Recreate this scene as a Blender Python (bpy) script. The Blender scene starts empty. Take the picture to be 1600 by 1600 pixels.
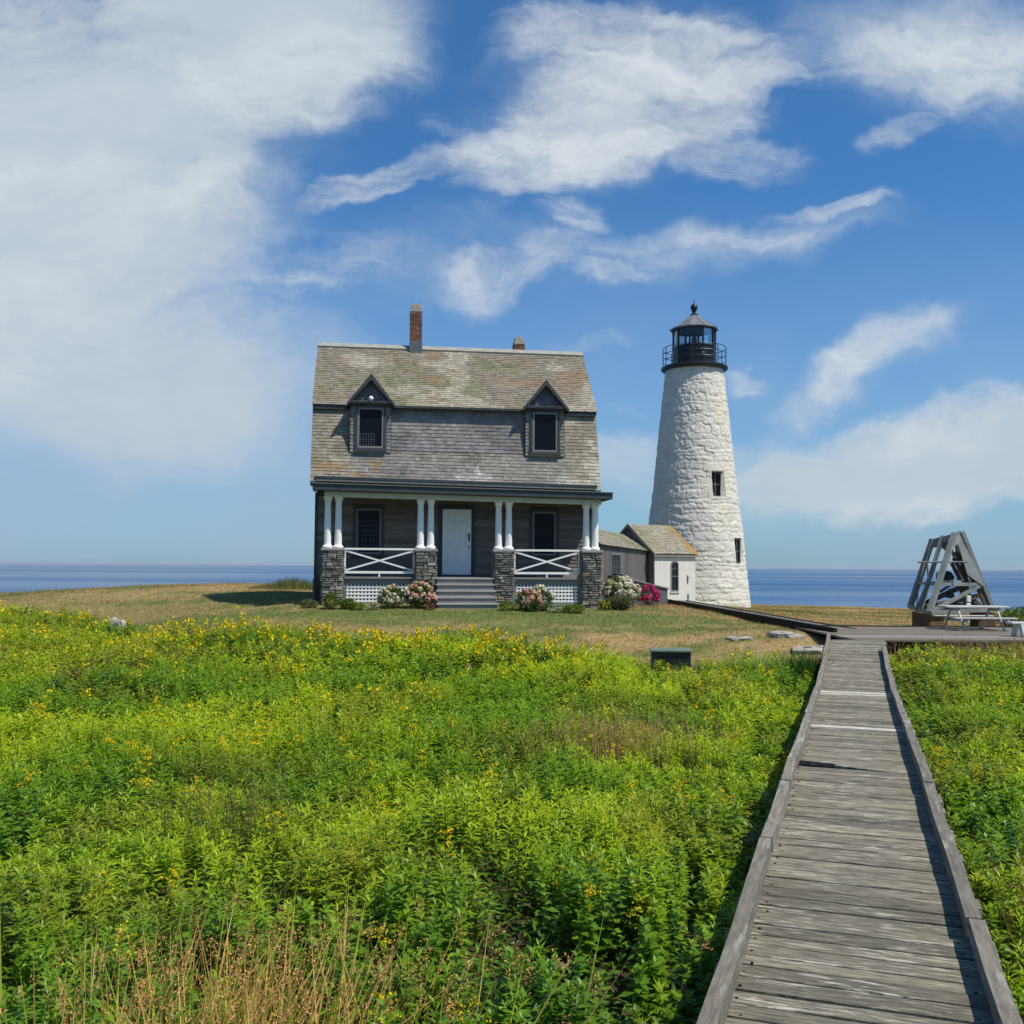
import bpy, math, random
import numpy as np
from mathutils import Vector, Matrix
random.seed(7); RNG = np.random.default_rng(11)
S = bpy.context.scene
COL = S.collection
# ---------------------------------------------------------------- camera survey
F = 1540.; CZ = 2.0
PITCH = math.atan(85 / F); ROLL = math.radians(.36)
def _cam():
    f = Vector((0, math.cos(PITCH), math.sin(PITCH))); u = Vector((0, -math.sin(PITCH), math.cos(PITCH))); r = Vector((1, 0, 0))
    c, s = math.cos(ROLL), math.sin(ROLL)
    return c * r + s * u, -s * r + c * u, f
RR, UU, FF = _cam()
def ray(px, py): return (px - 800) / F * RR + (800 - py) / F * UU + FF
def at(px, py, Y):
    d = ray(px, py); t = Y / d.y
    return Vector((d.x * t, Y, CZ + d.z * t))
def atz(px, py, z):
    d = ray(px, py); t = (z - CZ) / d.z
    return Vector((d.x * t, d.y * t, z))
# ---------------------------------------------------------------- noise
def _h(ix, iy, seed):
    n = (ix.astype(np.int64) * 374761393 + iy.astype(np.int64) * 668265263 + seed * 1442695041) & 0xffffffff
    n = ((n ^ (n >> 13)) * 1274126177) & 0xffffffff
    n = n ^ (n >> 16)
    return (n & 0xffffff) / float(0xffffff)
def vn(x, y, seed=0):
    x = np.asarray(x, float); y = np.asarray(y, float)
    ix = np.floor(x); iy = np.floor(y); fx = x - ix; fy = y - iy
    fx = fx * fx * (3 - 2 * fx); fy = fy * fy * (3 - 2 * fy)
    a = _h(ix, iy, seed); b = _h(ix + 1, iy, seed); c = _h(ix, iy + 1, seed); d = _h(ix + 1, iy + 1, seed)
    return (a * (1 - fx) + b * fx) * (1 - fy) + (c * (1 - fx) + d * fx) * fy
def fbm(x, y, seed=0, o=4):
    s = 0; a = .5; t = 0
    for i in range(o):
        s = s + a * vn(np.asarray(x) * 2 ** i, np.asarray(y) * 2 ** i, seed + i * 17); t += a; a *= .5
    return s / t
def sstep(a, b, x):
    t = np.clip((np.asarray(x, float) - a) / (b - a), 0, 1); return t * t * (3 - 2 * t)
# ---------------------------------------------------------------- materials
def mat(name, col=(.5, .5, .5), rough=.8, attr=False, ns=4., nv=.25, bump=.15, bs=25., stretch=(1, 1, 1), metal=0., transl=0., spec=.3, stain=None, det=6, dist=.02, coat=0.):
    m = bpy.data.materials.new(name); m.use_nodes = True
    nt = m.node_tree; N = nt.nodes; L = nt.links; N.clear()
    out = N.new('ShaderNodeOutputMaterial'); b = N.new('ShaderNodeBsdfPrincipled')
    b.inputs['Roughness'].default_value = rough; b.inputs['Metallic'].default_value = metal
    b.inputs['Specular IOR Level'].default_value = spec
    b.inputs['Coat Weight'].default_value = coat
    tc = N.new('ShaderNodeTexCoord'); mp = N.new('ShaderNodeMapping'); L.new(tc.outputs['Object'], mp.inputs['Vector'])
    mp.inputs['Scale'].default_value = stretch
    if attr:
        a = N.new('ShaderNodeAttribute'); a.attribute_name = 'Col'; csrc = a.outputs['Color']
    else:
        a = N.new('ShaderNodeRGB'); a.outputs[0].default_value = (*col, 1); csrc = a.outputs[0]
    def noise(scale, detail=det):
        n = N.new('ShaderNodeTexNoise'); n.inputs['Scale'].default_value = scale; n.inputs['Detail'].default_value = detail
        n.inputs['Roughness'].default_value = .62
        L.new(mp.outputs[0], n.inputs['Vector']); return n
    if nv:
        n = noise(ns); mr = N.new('ShaderNodeMapRange'); L.new(n.outputs['Fac'], mr.inputs[0])
        mr.inputs[1].default_value = .3; mr.inputs[2].default_value = .7; mr.inputs[3].default_value = 1 - nv; mr.inputs[4].default_value = 1 + nv
        vm = N.new('ShaderNodeVectorMath'); vm.operation = 'SCALE'; L.new(csrc, vm.inputs[0]); L.new(mr.outputs[0], vm.inputs['Scale'])
        csrc = vm.outputs[0]
    if stain:
        sc, ss, lo, hi, amt = stain[:5]
        n = noise(ss); mr = N.new('ShaderNodeMapRange'); mr.interpolation_type = 'SMOOTHSTEP'; L.new(n.outputs['Fac'], mr.inputs[0])
        mr.inputs[1].default_value = lo; mr.inputs[2].default_value = hi; mr.inputs[4].default_value = amt
        fac = mr.outputs[0]
        if len(stain) > 5:
            m2_ = N.new('ShaderNodeMapping'); m2_.inputs['Scale'].default_value = (1., 4., 1); L.new(tc.outputs['Object'], m2_.inputs['Vector'])
            n2_ = N.new('ShaderNodeTexNoise'); n2_.inputs['Scale'].default_value = stain[5]; n2_.inputs['Detail'].default_value = 3; L.new(m2_.outputs[0], n2_.inputs['Vector'])
            r2_ = N.new('ShaderNodeMapRange'); r2_.inputs[1].default_value = .42; r2_.inputs[2].default_value = .62; r2_.inputs[3].default_value = .12; r2_.inputs[4].default_value = 1.1; L.new(n2_.outputs['Fac'], r2_.inputs[0])
            mm = N.new('ShaderNodeMath'); mm.operation = 'MULTIPLY'; L.new(fac, mm.inputs[0]); L.new(r2_.outputs[0], mm.inputs[1]); fac = mm.outputs[0]
        mx = N.new('ShaderNodeMix'); mx.data_type = 'RGBA'; L.new(fac, mx.inputs[0]); L.new(csrc, mx.inputs[6]); mx.inputs[7].default_value = (*sc, 1)
        csrc = mx.outputs[2]
    L.new(csrc, b.inputs['Base Color'])
    if bump:
        n = noise(bs); bp = N.new('ShaderNodeBump'); bp.inputs['Strength'].default_value = bump; bp.inputs['Distance'].default_value = dist
        L.new(n.outputs['Fac'], bp.inputs['Height']); L.new(bp.outputs[0], b.inputs['Normal'])
    if transl:
        t = N.new('ShaderNodeBsdfTranslucent'); mx = N.new('ShaderNodeMixShader'); mx.inputs[0].default_value = transl
        sv = N.new('ShaderNodeVectorMath'); sv.operation = 'MULTIPLY'; sv.inputs[1].default_value = (1.5, 1.35, .55)
        L.new(csrc, sv.inputs[0]); L.new(sv.outputs[0], t.inputs['Color'])
        L.new(b.outputs[0], mx.inputs[1]); L.new(t.outputs[0], mx.inputs[2]); L.new(mx.outputs[0], out.inputs[0])
    else: L.new(b.outputs[0], out.inputs[0])
    return m
def glassmat(name, col=(.006, .008, .012), rough=.25, spec=.12):
    m = mat(name, col, rough, nv=0, bump=.03, bs=3., dist=.01, spec=spec); return m
M = {}
M['shingle'] = mat('weathered_shingle', attr=True, rough=.85, ns=30, nv=.22, bump=.4, bs=60, stretch=(3, 1, .6), dist=.006)
M['clap'] = mat('weathered_clapboard', attr=True, rough=.85, ns=12, nv=.3, bump=.4, bs=30, stretch=(.3, 1, 3), dist=.005)
M['trim'] = mat('slate_grey_paint', (.045, .054, .060), .5, ns=3, nv=.2, bump=.1, bs=40)
M['trimlight'] = mat('mid_grey_paint', (.16, .165, .155), .55, ns=6, nv=.2, bump=.1, bs=40)
M['sash'] = mat('grey_window_sash', (.20, .20, .19), .5, ns=6, nv=.15, bump=.1)
M['beam'] = mat('pale_grey_green_beam', (.56, .60, .54), .6, ns=5, nv=.12, bump=.05)
M['white'] = mat('white_painted_wood', (.78, .79, .78), .5, ns=7, nv=.07, bump=.08, bs=50, stain=((.45, .44, .4), 9, .6, .8, .5))
M['step'] = mat('grey_painted_steps', (.20, .20, .20), .6, ns=5, nv=.18, bump=.15, stretch=(.3, 2, 2))
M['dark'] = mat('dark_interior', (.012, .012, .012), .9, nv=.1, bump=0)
M['glass'] = glassmat('dark_window_glass')
M['muntin'] = mat('dim_window_bar', (.06, .065, .08), .6, nv=.1, bump=0)
M['door'] = mat('white_blue_door_paint', (.82, .87, .88), .45, ns=4, nv=.06, bump=.05)  # white door; the blue cast of the porch shade is mixed into its colour
M['black'] = mat('black_painted_iron', (.010, .011, .014), .38, ns=8, nv=.3, bump=.15, bs=20, spec=.4)
M['ironroof'] = mat('weathered_lead_roof', (.19, .205, .215), .5, ns=3, nv=.35, bump=.1, metal=.3)
M['lead'] = mat('lead_flashing', (.11, .12, .14), .5, ns=6, nv=.2, bump=.1)
M['stone'] = mat('rubble_stone', attr=True, rough=.85, ns=9, nv=.35, bump=.6, bs=18, dist=.02)
M['mortar'] = mat('pier_mortar', (.10, .095, .085), .95, ns=15, nv=.3, bump=.5, bs=40)
M['cap'] = mat('capstone', (.26, .26, .25), .85, ns=8, nv=.25, bump=.4)
M['chimcap'] = mat('mortar_chimney_cap', (.25, .24, .2), .9, ns=9, nv=.35, bump=.5, bs=20)
M['brick'] = mat('chimney_brick', attr=True, rough=.9, ns=30, nv=.3, bump=.4, bs=60, dist=.01)
M['tower'] = mat('whitewashed_masonry', attr=True, rough=.75, ns=3, nv=.06, bump=.7, bs=9, det=8, dist=.035, stain=((.40, .385, .34), 2.2, .54, .74, .55))
M['plaster'] = mat('whitewashed_plaster', (.62, .61, .57), .8, ns=3, nv=.06, bump=.35, bs=5, dist=.03, stain=((.45, .43, .38), 5, .6, .75, .5))
M['plank'] = mat('weathered_deck_plank', attr=True, rough=.82, ns=5, nv=.7, bump=.9, bs=16, stretch=(1.5, 13, 3), dist=.008, stain=((.56, .53, .44), 4.2, .51, .64, .85, 2.2), det=9)
M['curb'] = mat('weathered_curb_timber', attr=True, rough=.85, ns=9, nv=.4, bump=.6, bs=20, stretch=(4, .5, 3), dist=.008, stain=((.38, .37, .34), 4.5, .55, .7, .6))
M['tar'] = mat('black_stained_timber', (.012, .012, .012), .8, ns=5, nv=.3, bump=.3)  # near-black colour stands for shade on the path sides and platform rim
M['board'] = mat('silvered_board', attr=True, rough=.85, ns=6, nv=.25, bump=.4, bs=20, stretch=(4, 4, .4), dist=.006)
M['tablewhite'] = mat('chalky_white_paint', (.42, .43, .41), .7, ns=6, nv=.15, bump=.1, stain=((.32, .31, .28), 7, .52, .7, .6))
M['framegrey'] = mat('grey_painted_steel', (.17, .19, .182), .55, ns=3, nv=.25, bump=.15, stain=((.22, .17, .12), 6, .62, .8, .4))
M['oldwood'] = mat('old_dark_timber', (.10, .08, .06), .85, ns=4, nv=.4, bump=.5, bs=15, stretch=(3, 3, .5))
M['crib'] = mat('brown_timber_crib', (.11, .065, .032), .85, ns=5, nv=.4, bump=.4)
M['rock'] = mat('pale_granite', (.33, .315, .28), .85, ns=4, nv=.25, bump=.6, bs=8, dist=.05)
M['greenbox'] = mat('dark_green_enamel', (.012, .03, .025), .5, ns=5, nv=.2, bump=.08)
M['greenlid'] = mat('faded_green_lid', (.13, .17, .13), .6, ns=6, nv=.2, bump=.1)
M['leaf'] = mat('goldenrod_leaf', attr=True, rough=.42, nv=0, bump=0, transl=.46, spec=.45)
M['grass'] = mat('grass_blade', attr=True, rough=.6, nv=0, bump=0, transl=.25, spec=.2)
M['petal'] = mat('flower_petal', attr=True, rough=.7, nv=0, bump=0, transl=.2, spec=.1)
M['soil'] = mat('lawn_and_soil', attr=True, rough=.95, ns=7, nv=.35, bump=.7, bs=14, dist=.05, stretch=(1, .7, 1))
M['globe'] = mat('white_glass_globe', (.8, .8, .78), .2, nv=0, bump=0)
M['panegl'] = None
def clearglass():
    m = bpy.data.materials.new('lantern_glass'); m.use_nodes = True; nt = m.node_tree; nt.nodes.clear()
    o = nt.nodes.new('ShaderNodeOutputMaterial'); t = nt.nodes.new('ShaderNodeBsdfTransparent'); g = nt.nodes.new('ShaderNodeBsdfGlossy')
    t.inputs[0].default_value = (.86, .9, .92, 1); g.inputs['Roughness'].default_value = .05
    fr_ = nt.nodes.new('ShaderNodeFresnel'); fr = nt.nodes.new('ShaderNodeMath'); fr.operation = 'MULTIPLY'; fr.inputs[1].default_value = .35; nt.links.new(fr_.outputs[0], fr.inputs[0]); mx = nt.nodes.new('ShaderNodeMixShader')
    nt.links.new(fr.outputs[0], mx.inputs[0]); nt.links.new(t.outputs[0], mx.inputs[1]); nt.links.new(g.outputs[0], mx.inputs[2]); nt.links.new(mx.outputs[0], o.inputs[0])
    return m
M['panegl'] = clearglass()
# ---------------------------------------------------------------- mesh builder
class MB:
    def __init__(s): s.v = []; s.f = []; s.c = []
    def face(s, pts, c=None):
        i = len(s.v); s.v += [tuple(p) for p in pts]; s.f.append(tuple(range(i, i + len(pts)))); s.c.append(c or (.5, .5, .5))
    def box(s, x0, x1, y0, y1, z0, z1, c=None, M_=None, jit=0):
        p = [Vector((x, y, z)) for z in (z0, z1) for y in (y0, y1) for x in (x0, x1)]
        if jit: p = [q + Vector((random.uniform(-jit, jit), random.uniform(-jit, jit), random.uniform(-jit, jit))) for q in p]
        if M_ is not None: p = [M_ @ q for q in p]
        i = len(s.v); s.v += [tuple(q) for q in p]
        for f in ((0, 2, 3, 1), (4, 5, 7, 6), (0, 1, 5, 4), (1, 3, 7, 5), (3, 2, 6, 7), (2, 0, 4, 6)):
            s.f.append(tuple(i + k for k in f)); s.c.append(c or (.5, .5, .5))
    def hexa(s, p, c=None):   # 8 points, bottom ring then top ring (both ccw)
        i = len(s.v); s.v += [tuple(q) for q in p]
        for f in ((3, 2, 1, 0), (4, 5, 6, 7), (0, 1, 5, 4), (1, 2, 6, 5), (2, 3, 7, 6), (3, 0, 4, 7)):
            s.f.append(tuple(i + k for k in f)); s.c.append(c or (.5, .5, .5))
    def bar(s, a, b, w, h=None, c=None, up=(0, 0, 1)):
        a = Vector(a); b = Vector(b); h = h or w; d = (b - a).normalized(); up = Vector(up)
        if abs(d.dot(up)) > .98: up = Vector((0, 1, 0))
        x = d.cross(up).normalized(); y = x.cross(d).normalized()
        p = []
        for o in (a, b):
            for sx, sy in ((-1, -1), (1, -1), (1, 1), (-1, 1)): p.append(o + x * sx * w / 2 + y * sy * h / 2)
        s.hexa(p, c)
    def lathe(s, prof, n=24, c=None, cx=0, cy=0, cap=True, ph=0):
        i = len(s.v)
        for r, z in prof:
            for k in range(n):
                a = 2 * math.pi * k / n + ph; s.v.append((cx + r * math.cos(a), cy + r * math.sin(a), z))
        for j in range(len(prof) - 1):
            for k in range(n):
                s.f.append((i + j * n + k, i + j * n + (k + 1) % n, i + (j + 1) * n + (k + 1) % n, i + (j + 1) * n + k)); s.c.append(c or (.5, .5, .5))
        if cap:
            s.f.append(tuple(i + k for k in reversed(range(n)))); s.c.append(c or (.5, .5, .5))
            s.f.append(tuple(i + (len(prof) - 1) * n + k for k in range(n))); s.c.append(c or (.5, .5, .5))
    def tube(s, pts, r, n=8, c=None):
        pts = [Vector(p) for p in pts]; i = len(s.v)
        for k, p in enumerate(pts):
            d = (pts[min(k + 1, len(pts) - 1)] - pts[max(k - 1, 0)]).normalized()
            up = Vector((0, 0, 1)) if abs(d.z) < .95 else Vector((1, 0, 0))
            x = d.cross(up).normalized(); y = x.cross(d)
            for j in range(n):
                a = 2 * math.pi * j / n; s.v.append(tuple(p + x * math.cos(a) * r + y * math.sin(a) * r))
        for k in range(len(pts) - 1):
            for j in range(n):
                s.f.append((i + k * n + j, i + k * n + (j + 1) % n, i + (k + 1) * n + (j + 1) % n, i + (k + 1) * n + j)); s.c.append(c or (.5, .5, .5))
    def build(s, name, m, parent=None, off=(0, 0, 0), smooth=False, bevel=0):
        me = bpy.data.meshes.new(name)
        o_ = Vector(off); me.from_pydata([tuple(Vector(v) + o_) for v in s.v] if o_.length else s.v, [], s.f)
        at_ = me.attributes.new('Col', 'FLOAT_COLOR', 'FACE')
        at_.data.foreach_set('color', np.array([(*c[:3], 1) for c in s.c], np.float32).ravel())
        me.materials.append(m)
        if smooth: me.polygons.foreach_set('use_smooth', [True] * len(me.polygons))
        me.update()
        ob = bpy.data.objects.new(name, me); COL.objects.link(ob)
        if parent: ob.parent = parent
        if bevel:
            bv = ob.modifiers.new('bevel', 'BEVEL'); bv.width = bevel; bv.segments = 1; bv.limit_method = 'ANGLE'
        return ob
def npquads(name, V, Q, C, m, parent=None, smooth=False, domain='FACE', loc=None):
    me = bpy.data.meshes.new(name); nq = len(Q)
    me.vertices.add(len(V)); me.vertices.foreach_set('co', np.asarray(V, np.float32).ravel())
    me.loops.add(nq * 4); me.loops.foreach_set('vertex_index', np.asarray(Q, np.int32).ravel())
    me.polygons.add(nq); me.polygons.foreach_set('loop_start', np.arange(0, nq * 4, 4, dtype=np.int32))
    try: me.polygons.foreach_set('loop_total', np.full(nq, 4, np.int32))
    except Exception: pass
    me.update(calc_edges=True)
    if smooth: me.polygons.foreach_set('use_smooth', np.ones(nq, bool))
    if C is not None:
        a = me.attributes.new('Col', 'FLOAT_COLOR', domain)
        C = np.asarray(C, np.float32); C4 = np.ones((len(C), 4), np.float32); C4[:, :3] = C
        a.data.foreach_set('color', C4.ravel())
    me.materials.append(m)
    ob = bpy.data.objects.new(name, me); COL.objects.link(ob)
    if parent: ob.parent = parent
    if loc is not None: ob.location = loc
    return ob
def tag(o, label=None, cat=None, group=None, kind=None):
    if label: o['label'] = label
    if cat: o['category'] = cat
    if group: o['group'] = group
    if kind: o['kind'] = kind
    return o
def empty(name, loc, rz=0, label=None, cat=None, group=None):
    o = bpy.data.objects.new(name, None); COL.objects.link(o); o.location = loc; o.rotation_euler = (0, 0, rz)
    o.empty_display_size = .2
    return tag(o, label, cat, group)
# ---------------------------------------------------------------- terrain
CP = [(-15,-5,-.4),(0,-5,-.35),(15,-5,-.3),(-30,0,-.4),(30,0,-.4),(-6,5,-.38),(0,5,-.34),(6,5,-.36),(-8,12,-.38),(0,12,-.38),(4,12,-.4),(10,12,-.4),(18,10,-.4),
 (-11,18,-.2),(-5,18,-.2),(0,18,-.15),(5,18,-.3),(12,18,-.3),(-20,24,.05),(-15.6,30,.25),(-12.2,29,.2),(-8.6,24,.08),(-6.5,25,.2),(-2.9,22,.05),(-.7,22,.05),(1.4,21,-.05),(2.7,20.5,-.15),(5.6,19,-.27),
 (-6,29,.78),(-1.6,28.6,.72),(3,29.6,.68),(-6.5,33,.9),(-12,40,1.12),(-8,45,1.08),(-20,40,.75),(-16,38,.93),(0,40,.8),(6,40,.6),(8.4,43,.28),(8.4,48,.2),(15,46,.1),(20,50,-.1),(14,38,.15),
 (11,30,.2),(16,28,.2),(9,24,.12),(7.5,22,.0),(18,22,.18),(14,20,.06),(5,26,.27),(4,23,.02),(5.5,36,.6),(-30,38,.5),(-3,24.5,.3),(0,25,.3),(2.5,24,.15),(7.3,25,.42),(6.8,30,.50),(6.2,35,.60),(30,30,0),(35,45,-.2),(-1.6,35,.8),(5.5,42,.5)]
CP = np.array(CP, float)
def _tps(r2): return np.where(r2 > 1e-9, .5 * r2 * np.log(np.maximum(r2, 1e-9)), 0)
def _fit():
    n = len(CP); X = CP[:, :2]; r2 = ((X[:, None] - X[None]) ** 2).sum(-1)
    A = np.zeros((n + 3, n + 3)); A[:n, :n] = _tps(r2) + np.eye(n) * 2.0; A[:n, n] = 1; A[:n, n + 1:] = X; A[n, :n] = 1; A[n + 1:, :n] = X.T
    b = np.zeros(n + 3); b[:n] = CP[:, 2]; return np.linalg.solve(A, b)
_W = _fit()
def ground(x, y):
    x = np.asarray(x, float); y = np.asarray(y, float); sh = x.shape; x = x.ravel(); y = y.ravel()
    xc = np.clip(x, -32, 36); yc = np.clip(y, -6, 52); z = _W[-3] + _W[-2] * xc + _W[-1] * yc
    for i in range(len(CP)): z = z + _W[i] * _tps((xc - CP[i, 0]) ** 2 + (yc - CP[i, 1]) ** 2)
    z = np.clip(z, -.6, 1.3) + (fbm(x * .7, y * .7, 5, 3) - .5) * .10
    ye = np.interp(x, [-40, -20, -5, 5, 20, 40], [36, 43, 49, 52, 54, 50]) + (fbm(x * .15, y * .02, 9) - .5) * 4
    d = np.maximum.reduce([y - ye, (-27 - x) * .8, (x - 44) * .8, (-40 - y) * .8])
    t = sstep(0, 16, d); z = z * (1 - t) + (-12) * t + t * (1 - t) * 6 * (fbm(x * .4, y * .4, 31) - .5)
    return z.reshape(sh)
def g1(x, y): return float(ground(np.array([x]), np.array([y]))[0])
def bound(x):   # far edge of the goldenrod, left of the boardwalk
    x = np.asarray(x, float)
    return np.interp(x, [-40, -15.6, -13.5, -12.2, -10.3, -8.6, -7.2, -6.0, -2.9, -.7, 1.4, 2.7, 4.2, 5.6, 7], [33, 31, 30, 29, 25.5, 23.6, 24.6, 24.6, 22.3, 22.3, 21.4, 20.2, 20.2, 19.4, 20.5])
def walkx(y): return .347 * y
def in_meadow(x, y, m=0.):
    left = (x < walkx(y) - .70 - m) & (y < bound(x) + .35 * (fbm(x * 1.3, y * 0 + 3, 77, 3) - .5) * 4 - m)
    right = (x > walkx(y) + .76 + m) & (y < 21.1 - m)
    return left | right
def lawncol(x, y):
    n = fbm(x * .35, y * .9, 41, 4); n2 = fbm(x * 1.6, y * 2.6, 52, 4); n3 = fbm(x * .12, y * .25, 61, 3)
    dry = sstep(.38, .58, n * .5 + n2 * .28 + .22 * n3 + .02)
    hg = sstep(3, 1.2, np.abs(y - (31 + .14 * x) + 2.6)) * sstep(-9, -4, x) * sstep(6, 3, x)
    hg = np.maximum(hg, .6 * sstep(-5, -9, x) * (1 - sstep(33, 38, y)))
    dry = dry * (1 - .75 * hg)
    g = np.array([.105, .135, .030]); d = np.array([.31, .215, .095])
    c = g + (d - g) * dry[..., None]
    return c * (.82 + .36 * fbm(x * 4, y * 4, 71, 2))[..., None]
def make_ground():
    xs = np.concatenate([np.arange(-70, -30, 1.), np.arange(-30, 46, .3), np.arange(46, 90, 1.)]); ys = np.concatenate([np.arange(-60, -8, 1.), np.arange(-8, 62, .3), np.arange(62, 95, 1.)])
    X, Y = np.meshgrid(xs, ys); Z = ground(X, Y); nx, ny = len(xs), len(ys)
    V = np.stack([X.ravel(), Y.ravel(), Z.ravel()], 1)
    i = np.arange(nx * ny).reshape(ny, nx); Q = np.stack([i[:-1, :-1], i[:-1, 1:], i[1:, 1:], i[1:, :-1]], -1).reshape(-1, 4)
    C = lawncol(X, Y); md = in_meadow(X, Y) | (Y < 14)
    soil = np.array([.045, .038, .018]) * np.ones_like(C); C = np.where(md[..., None], soil, C)
    rk = sstep(-.9, -2.2, Z)[..., None]; C = C * (1 - rk) + np.array([.2, .18, .15]) * rk
    tag(npquads('ground', V, Q, C.reshape(-1, 3), M['soil'], smooth=True, domain='POINT'), 'mown lawn with dry tan patches sloping up to the house', kind='structure')
make_ground()
def make_sea():
    m = bpy.data.materials.new('sea_water'); m.use_nodes = True; nt = m.node_tree; N = nt.nodes; L = nt.links
    b = N['Principled BSDF']; b.inputs['Base Color'].default_value = (.012, .075, .19, 1); b.inputs['Roughness'].default_value = .22; b.inputs['IOR'].default_value = 1.33
    b.inputs['Specular IOR Level'].default_value = .5
    tc = N.new('ShaderNodeTexCoord'); prev = None
    for sc, st, ds in ((.5, .55, 1.0), (.09, .6, 4.0), (.012, .5, 14.0)):
        mp = N.new('ShaderNodeMapping'); mp.inputs['Scale'].default_value = (.35, 1, 1); mp.inputs['Rotation'].default_value = (0, 0, .25)
        L.new(tc.outputs['Object'], mp.inputs[0])
        n = N.new('ShaderNodeTexNoise'); n.inputs['Scale'].default_value = sc; n.inputs['Detail'].default_value = 5; L.new(mp.outputs[0], n.inputs['Vector'])
        bp = N.new('ShaderNodeBump'); bp.inputs['Strength'].default_value = st; bp.inputs['Distance'].default_value = ds; L.new(n.outputs['Fac'], bp.inputs['Height'])
        if prev: L.new(prev.outputs[0], bp.inputs['Normal'])
        prev = bp
    L.new(prev.outputs[0], b.inputs['Normal'])
    # current lanes: patches of smoother and rougher water
    mp = N.new('ShaderNodeMapping'); mp.inputs['Scale'].default_value = (.0009, .0055, 1); L.new(tc.outputs['Object'], mp.inputs[0])
    n = N.new('ShaderNodeTexNoise'); n.inputs['Scale'].default_value = 1.; n.inputs['Detail'].default_value = 5; L.new(mp.outputs[0], n.inputs['Vector'])
    mr = N.new('ShaderNodeMapRange'); mr.inputs[1].default_value = .4; mr.inputs[2].default_value = .65; mr.inputs[3].default_value = .17; mr.inputs[4].default_value = .42
    L.new(n.outputs['Fac'], mr.inputs[0]); L.new(mr.outputs[0], b.inputs['Roughness'])
    mb = MB(); R_ = 45000; mb.face([(-R_, -R_, -8), (R_, -R_, -8), (R_, R_, -8), (-R_, R_, -8)])
    tag(mb.build('sea', m), 'calm blue sea reaching to the horizon', kind='structure')
make_sea()
# ---------------------------------------------------------------- shingles etc
def shcol(x, y, kind):
    n = float(fbm(np.array([x * .55]), np.array([y * .9]), 3, 4)[0]); n2 = float(fbm(np.array([x * .9 + 9]), np.array([y * 1.3]), 13, 4)[0]); n3 = float(fbm(np.array([x * 1.3]), np.array([y * 2.1]), 23, 3)[0])
    r = random.uniform(.78, 1.2)
    if kind == 'upper':
        base = np.array([.22, .197, .155]); green = np.array([.17, .185, .085]); pale = np.array([.36, .33, .27]); rust = np.array([.28, .155, .08])
        c = base
        a = float(sstep(.46, .64, n)); c = c + (green - c) * a * .55
        a = float(sstep(.52, .66, n2)); c = c + (pale - c) * a * .8
        a = float(sstep(.56, .7, n3)); c = c + (rust - c) * a * (.42 if y > 1.2 else .2)
    elif kind == 'lower':
        base = np.array([.215, .20, .18]); pale = np.array([.37, .355, .325]); dk = np.array([.11, .105, .095])
        c = base
        a = float(sstep(.5, .66, n2)) ; c = c + (pale - c) * a * .8
        a = float(sstep(.52, .66, n)) ; c = c + (dk - c) * a * .6
        if y < 1.0: c = c * 1.1
        a = float(sstep(.60, .68, n3)) * float(sstep(1.0, .5, y)) * float(sstep(-1, -2.2, x)); c = c + (np.array([.31, .17, .07]) - c) * a * .6
        if x < -3.4 or x > 3.4: c = c * np.array([1.08, 1.06, .92])
    elif kind == 'mid':
        c = np.array([.175, .168, .165]) * (1 + .35 * float(sstep(.5, .65, n2)))
    elif kind == 'side': c = np.array([.20, .195, .18])
    elif kind == 'ped': c = np.array([.13, .14, .16])
    else: c = np.array([.27, .245, .185]) + (np.array([.19, .19, .10]) - np.array([.27, .245, .185])) * float(sstep(.5, .66, n)) * .6
    return tuple(c * r)
def shingles(mb, bl, br, tl, tr, exp=.105, w=.13, t=.016, kind='upper', clip=None, orange_right=False):
    bl, br, tl, tr = map(Vector, (bl, br, tl, tr)); nrm = (br - bl).cross(tl - bl).normalized(); H = ((tl - bl).length + (tr - br).length) / 2
    rows = max(2, round(H / exp))
    for r in range(rows):
        a = r / rows; b = (r + 1.12) / rows
        L0, R0 = bl.lerp(tl, a), br.lerp(tr, a); L1, R1 = bl.lerp(tl, min(b, 1)), br.lerp(tr, min(b, 1)); W = (R0 - L0).length
        x = 0.; sag = .006 * math.sin(r * 1.7)
        while x < W - .001:
            ww = w * random.uniform(.6, 1.5); x2 = min(x + ww, W)
            if W - x2 < .04: x2 = W
            f0 = (x + .002) / W; f1 = (x2 - .002) / W
            j = random.uniform(-.008, .004) ; dn = (bl - tl).normalized() * j
            tt = t * random.uniform(.7, 1.35)
            p0 = L0.lerp(R0, f0) + dn; p1 = L0.lerp(R0, f1) + dn; q0 = L1.lerp(R1, f0); q1 = L1.lerp(R1, f1)
            if clip is None or clip((p0 + q1) / 2):
                c = shcol((x + bl.x), a * H, kind)
                if orange_right and x > W - .34 + random.uniform(-.22, .1): c = (.36 * random.uniform(.7, 1.1), .20, .06)
                mb.face([p0 + nrm * tt, p1 + nrm * tt, q1 + nrm * .003, q0 + nrm * .003], c)
                mb.face([p0, p1, p1 + nrm * tt, p0 + nrm * tt], tuple(k * .8 for k in c))
            x = x2
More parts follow.
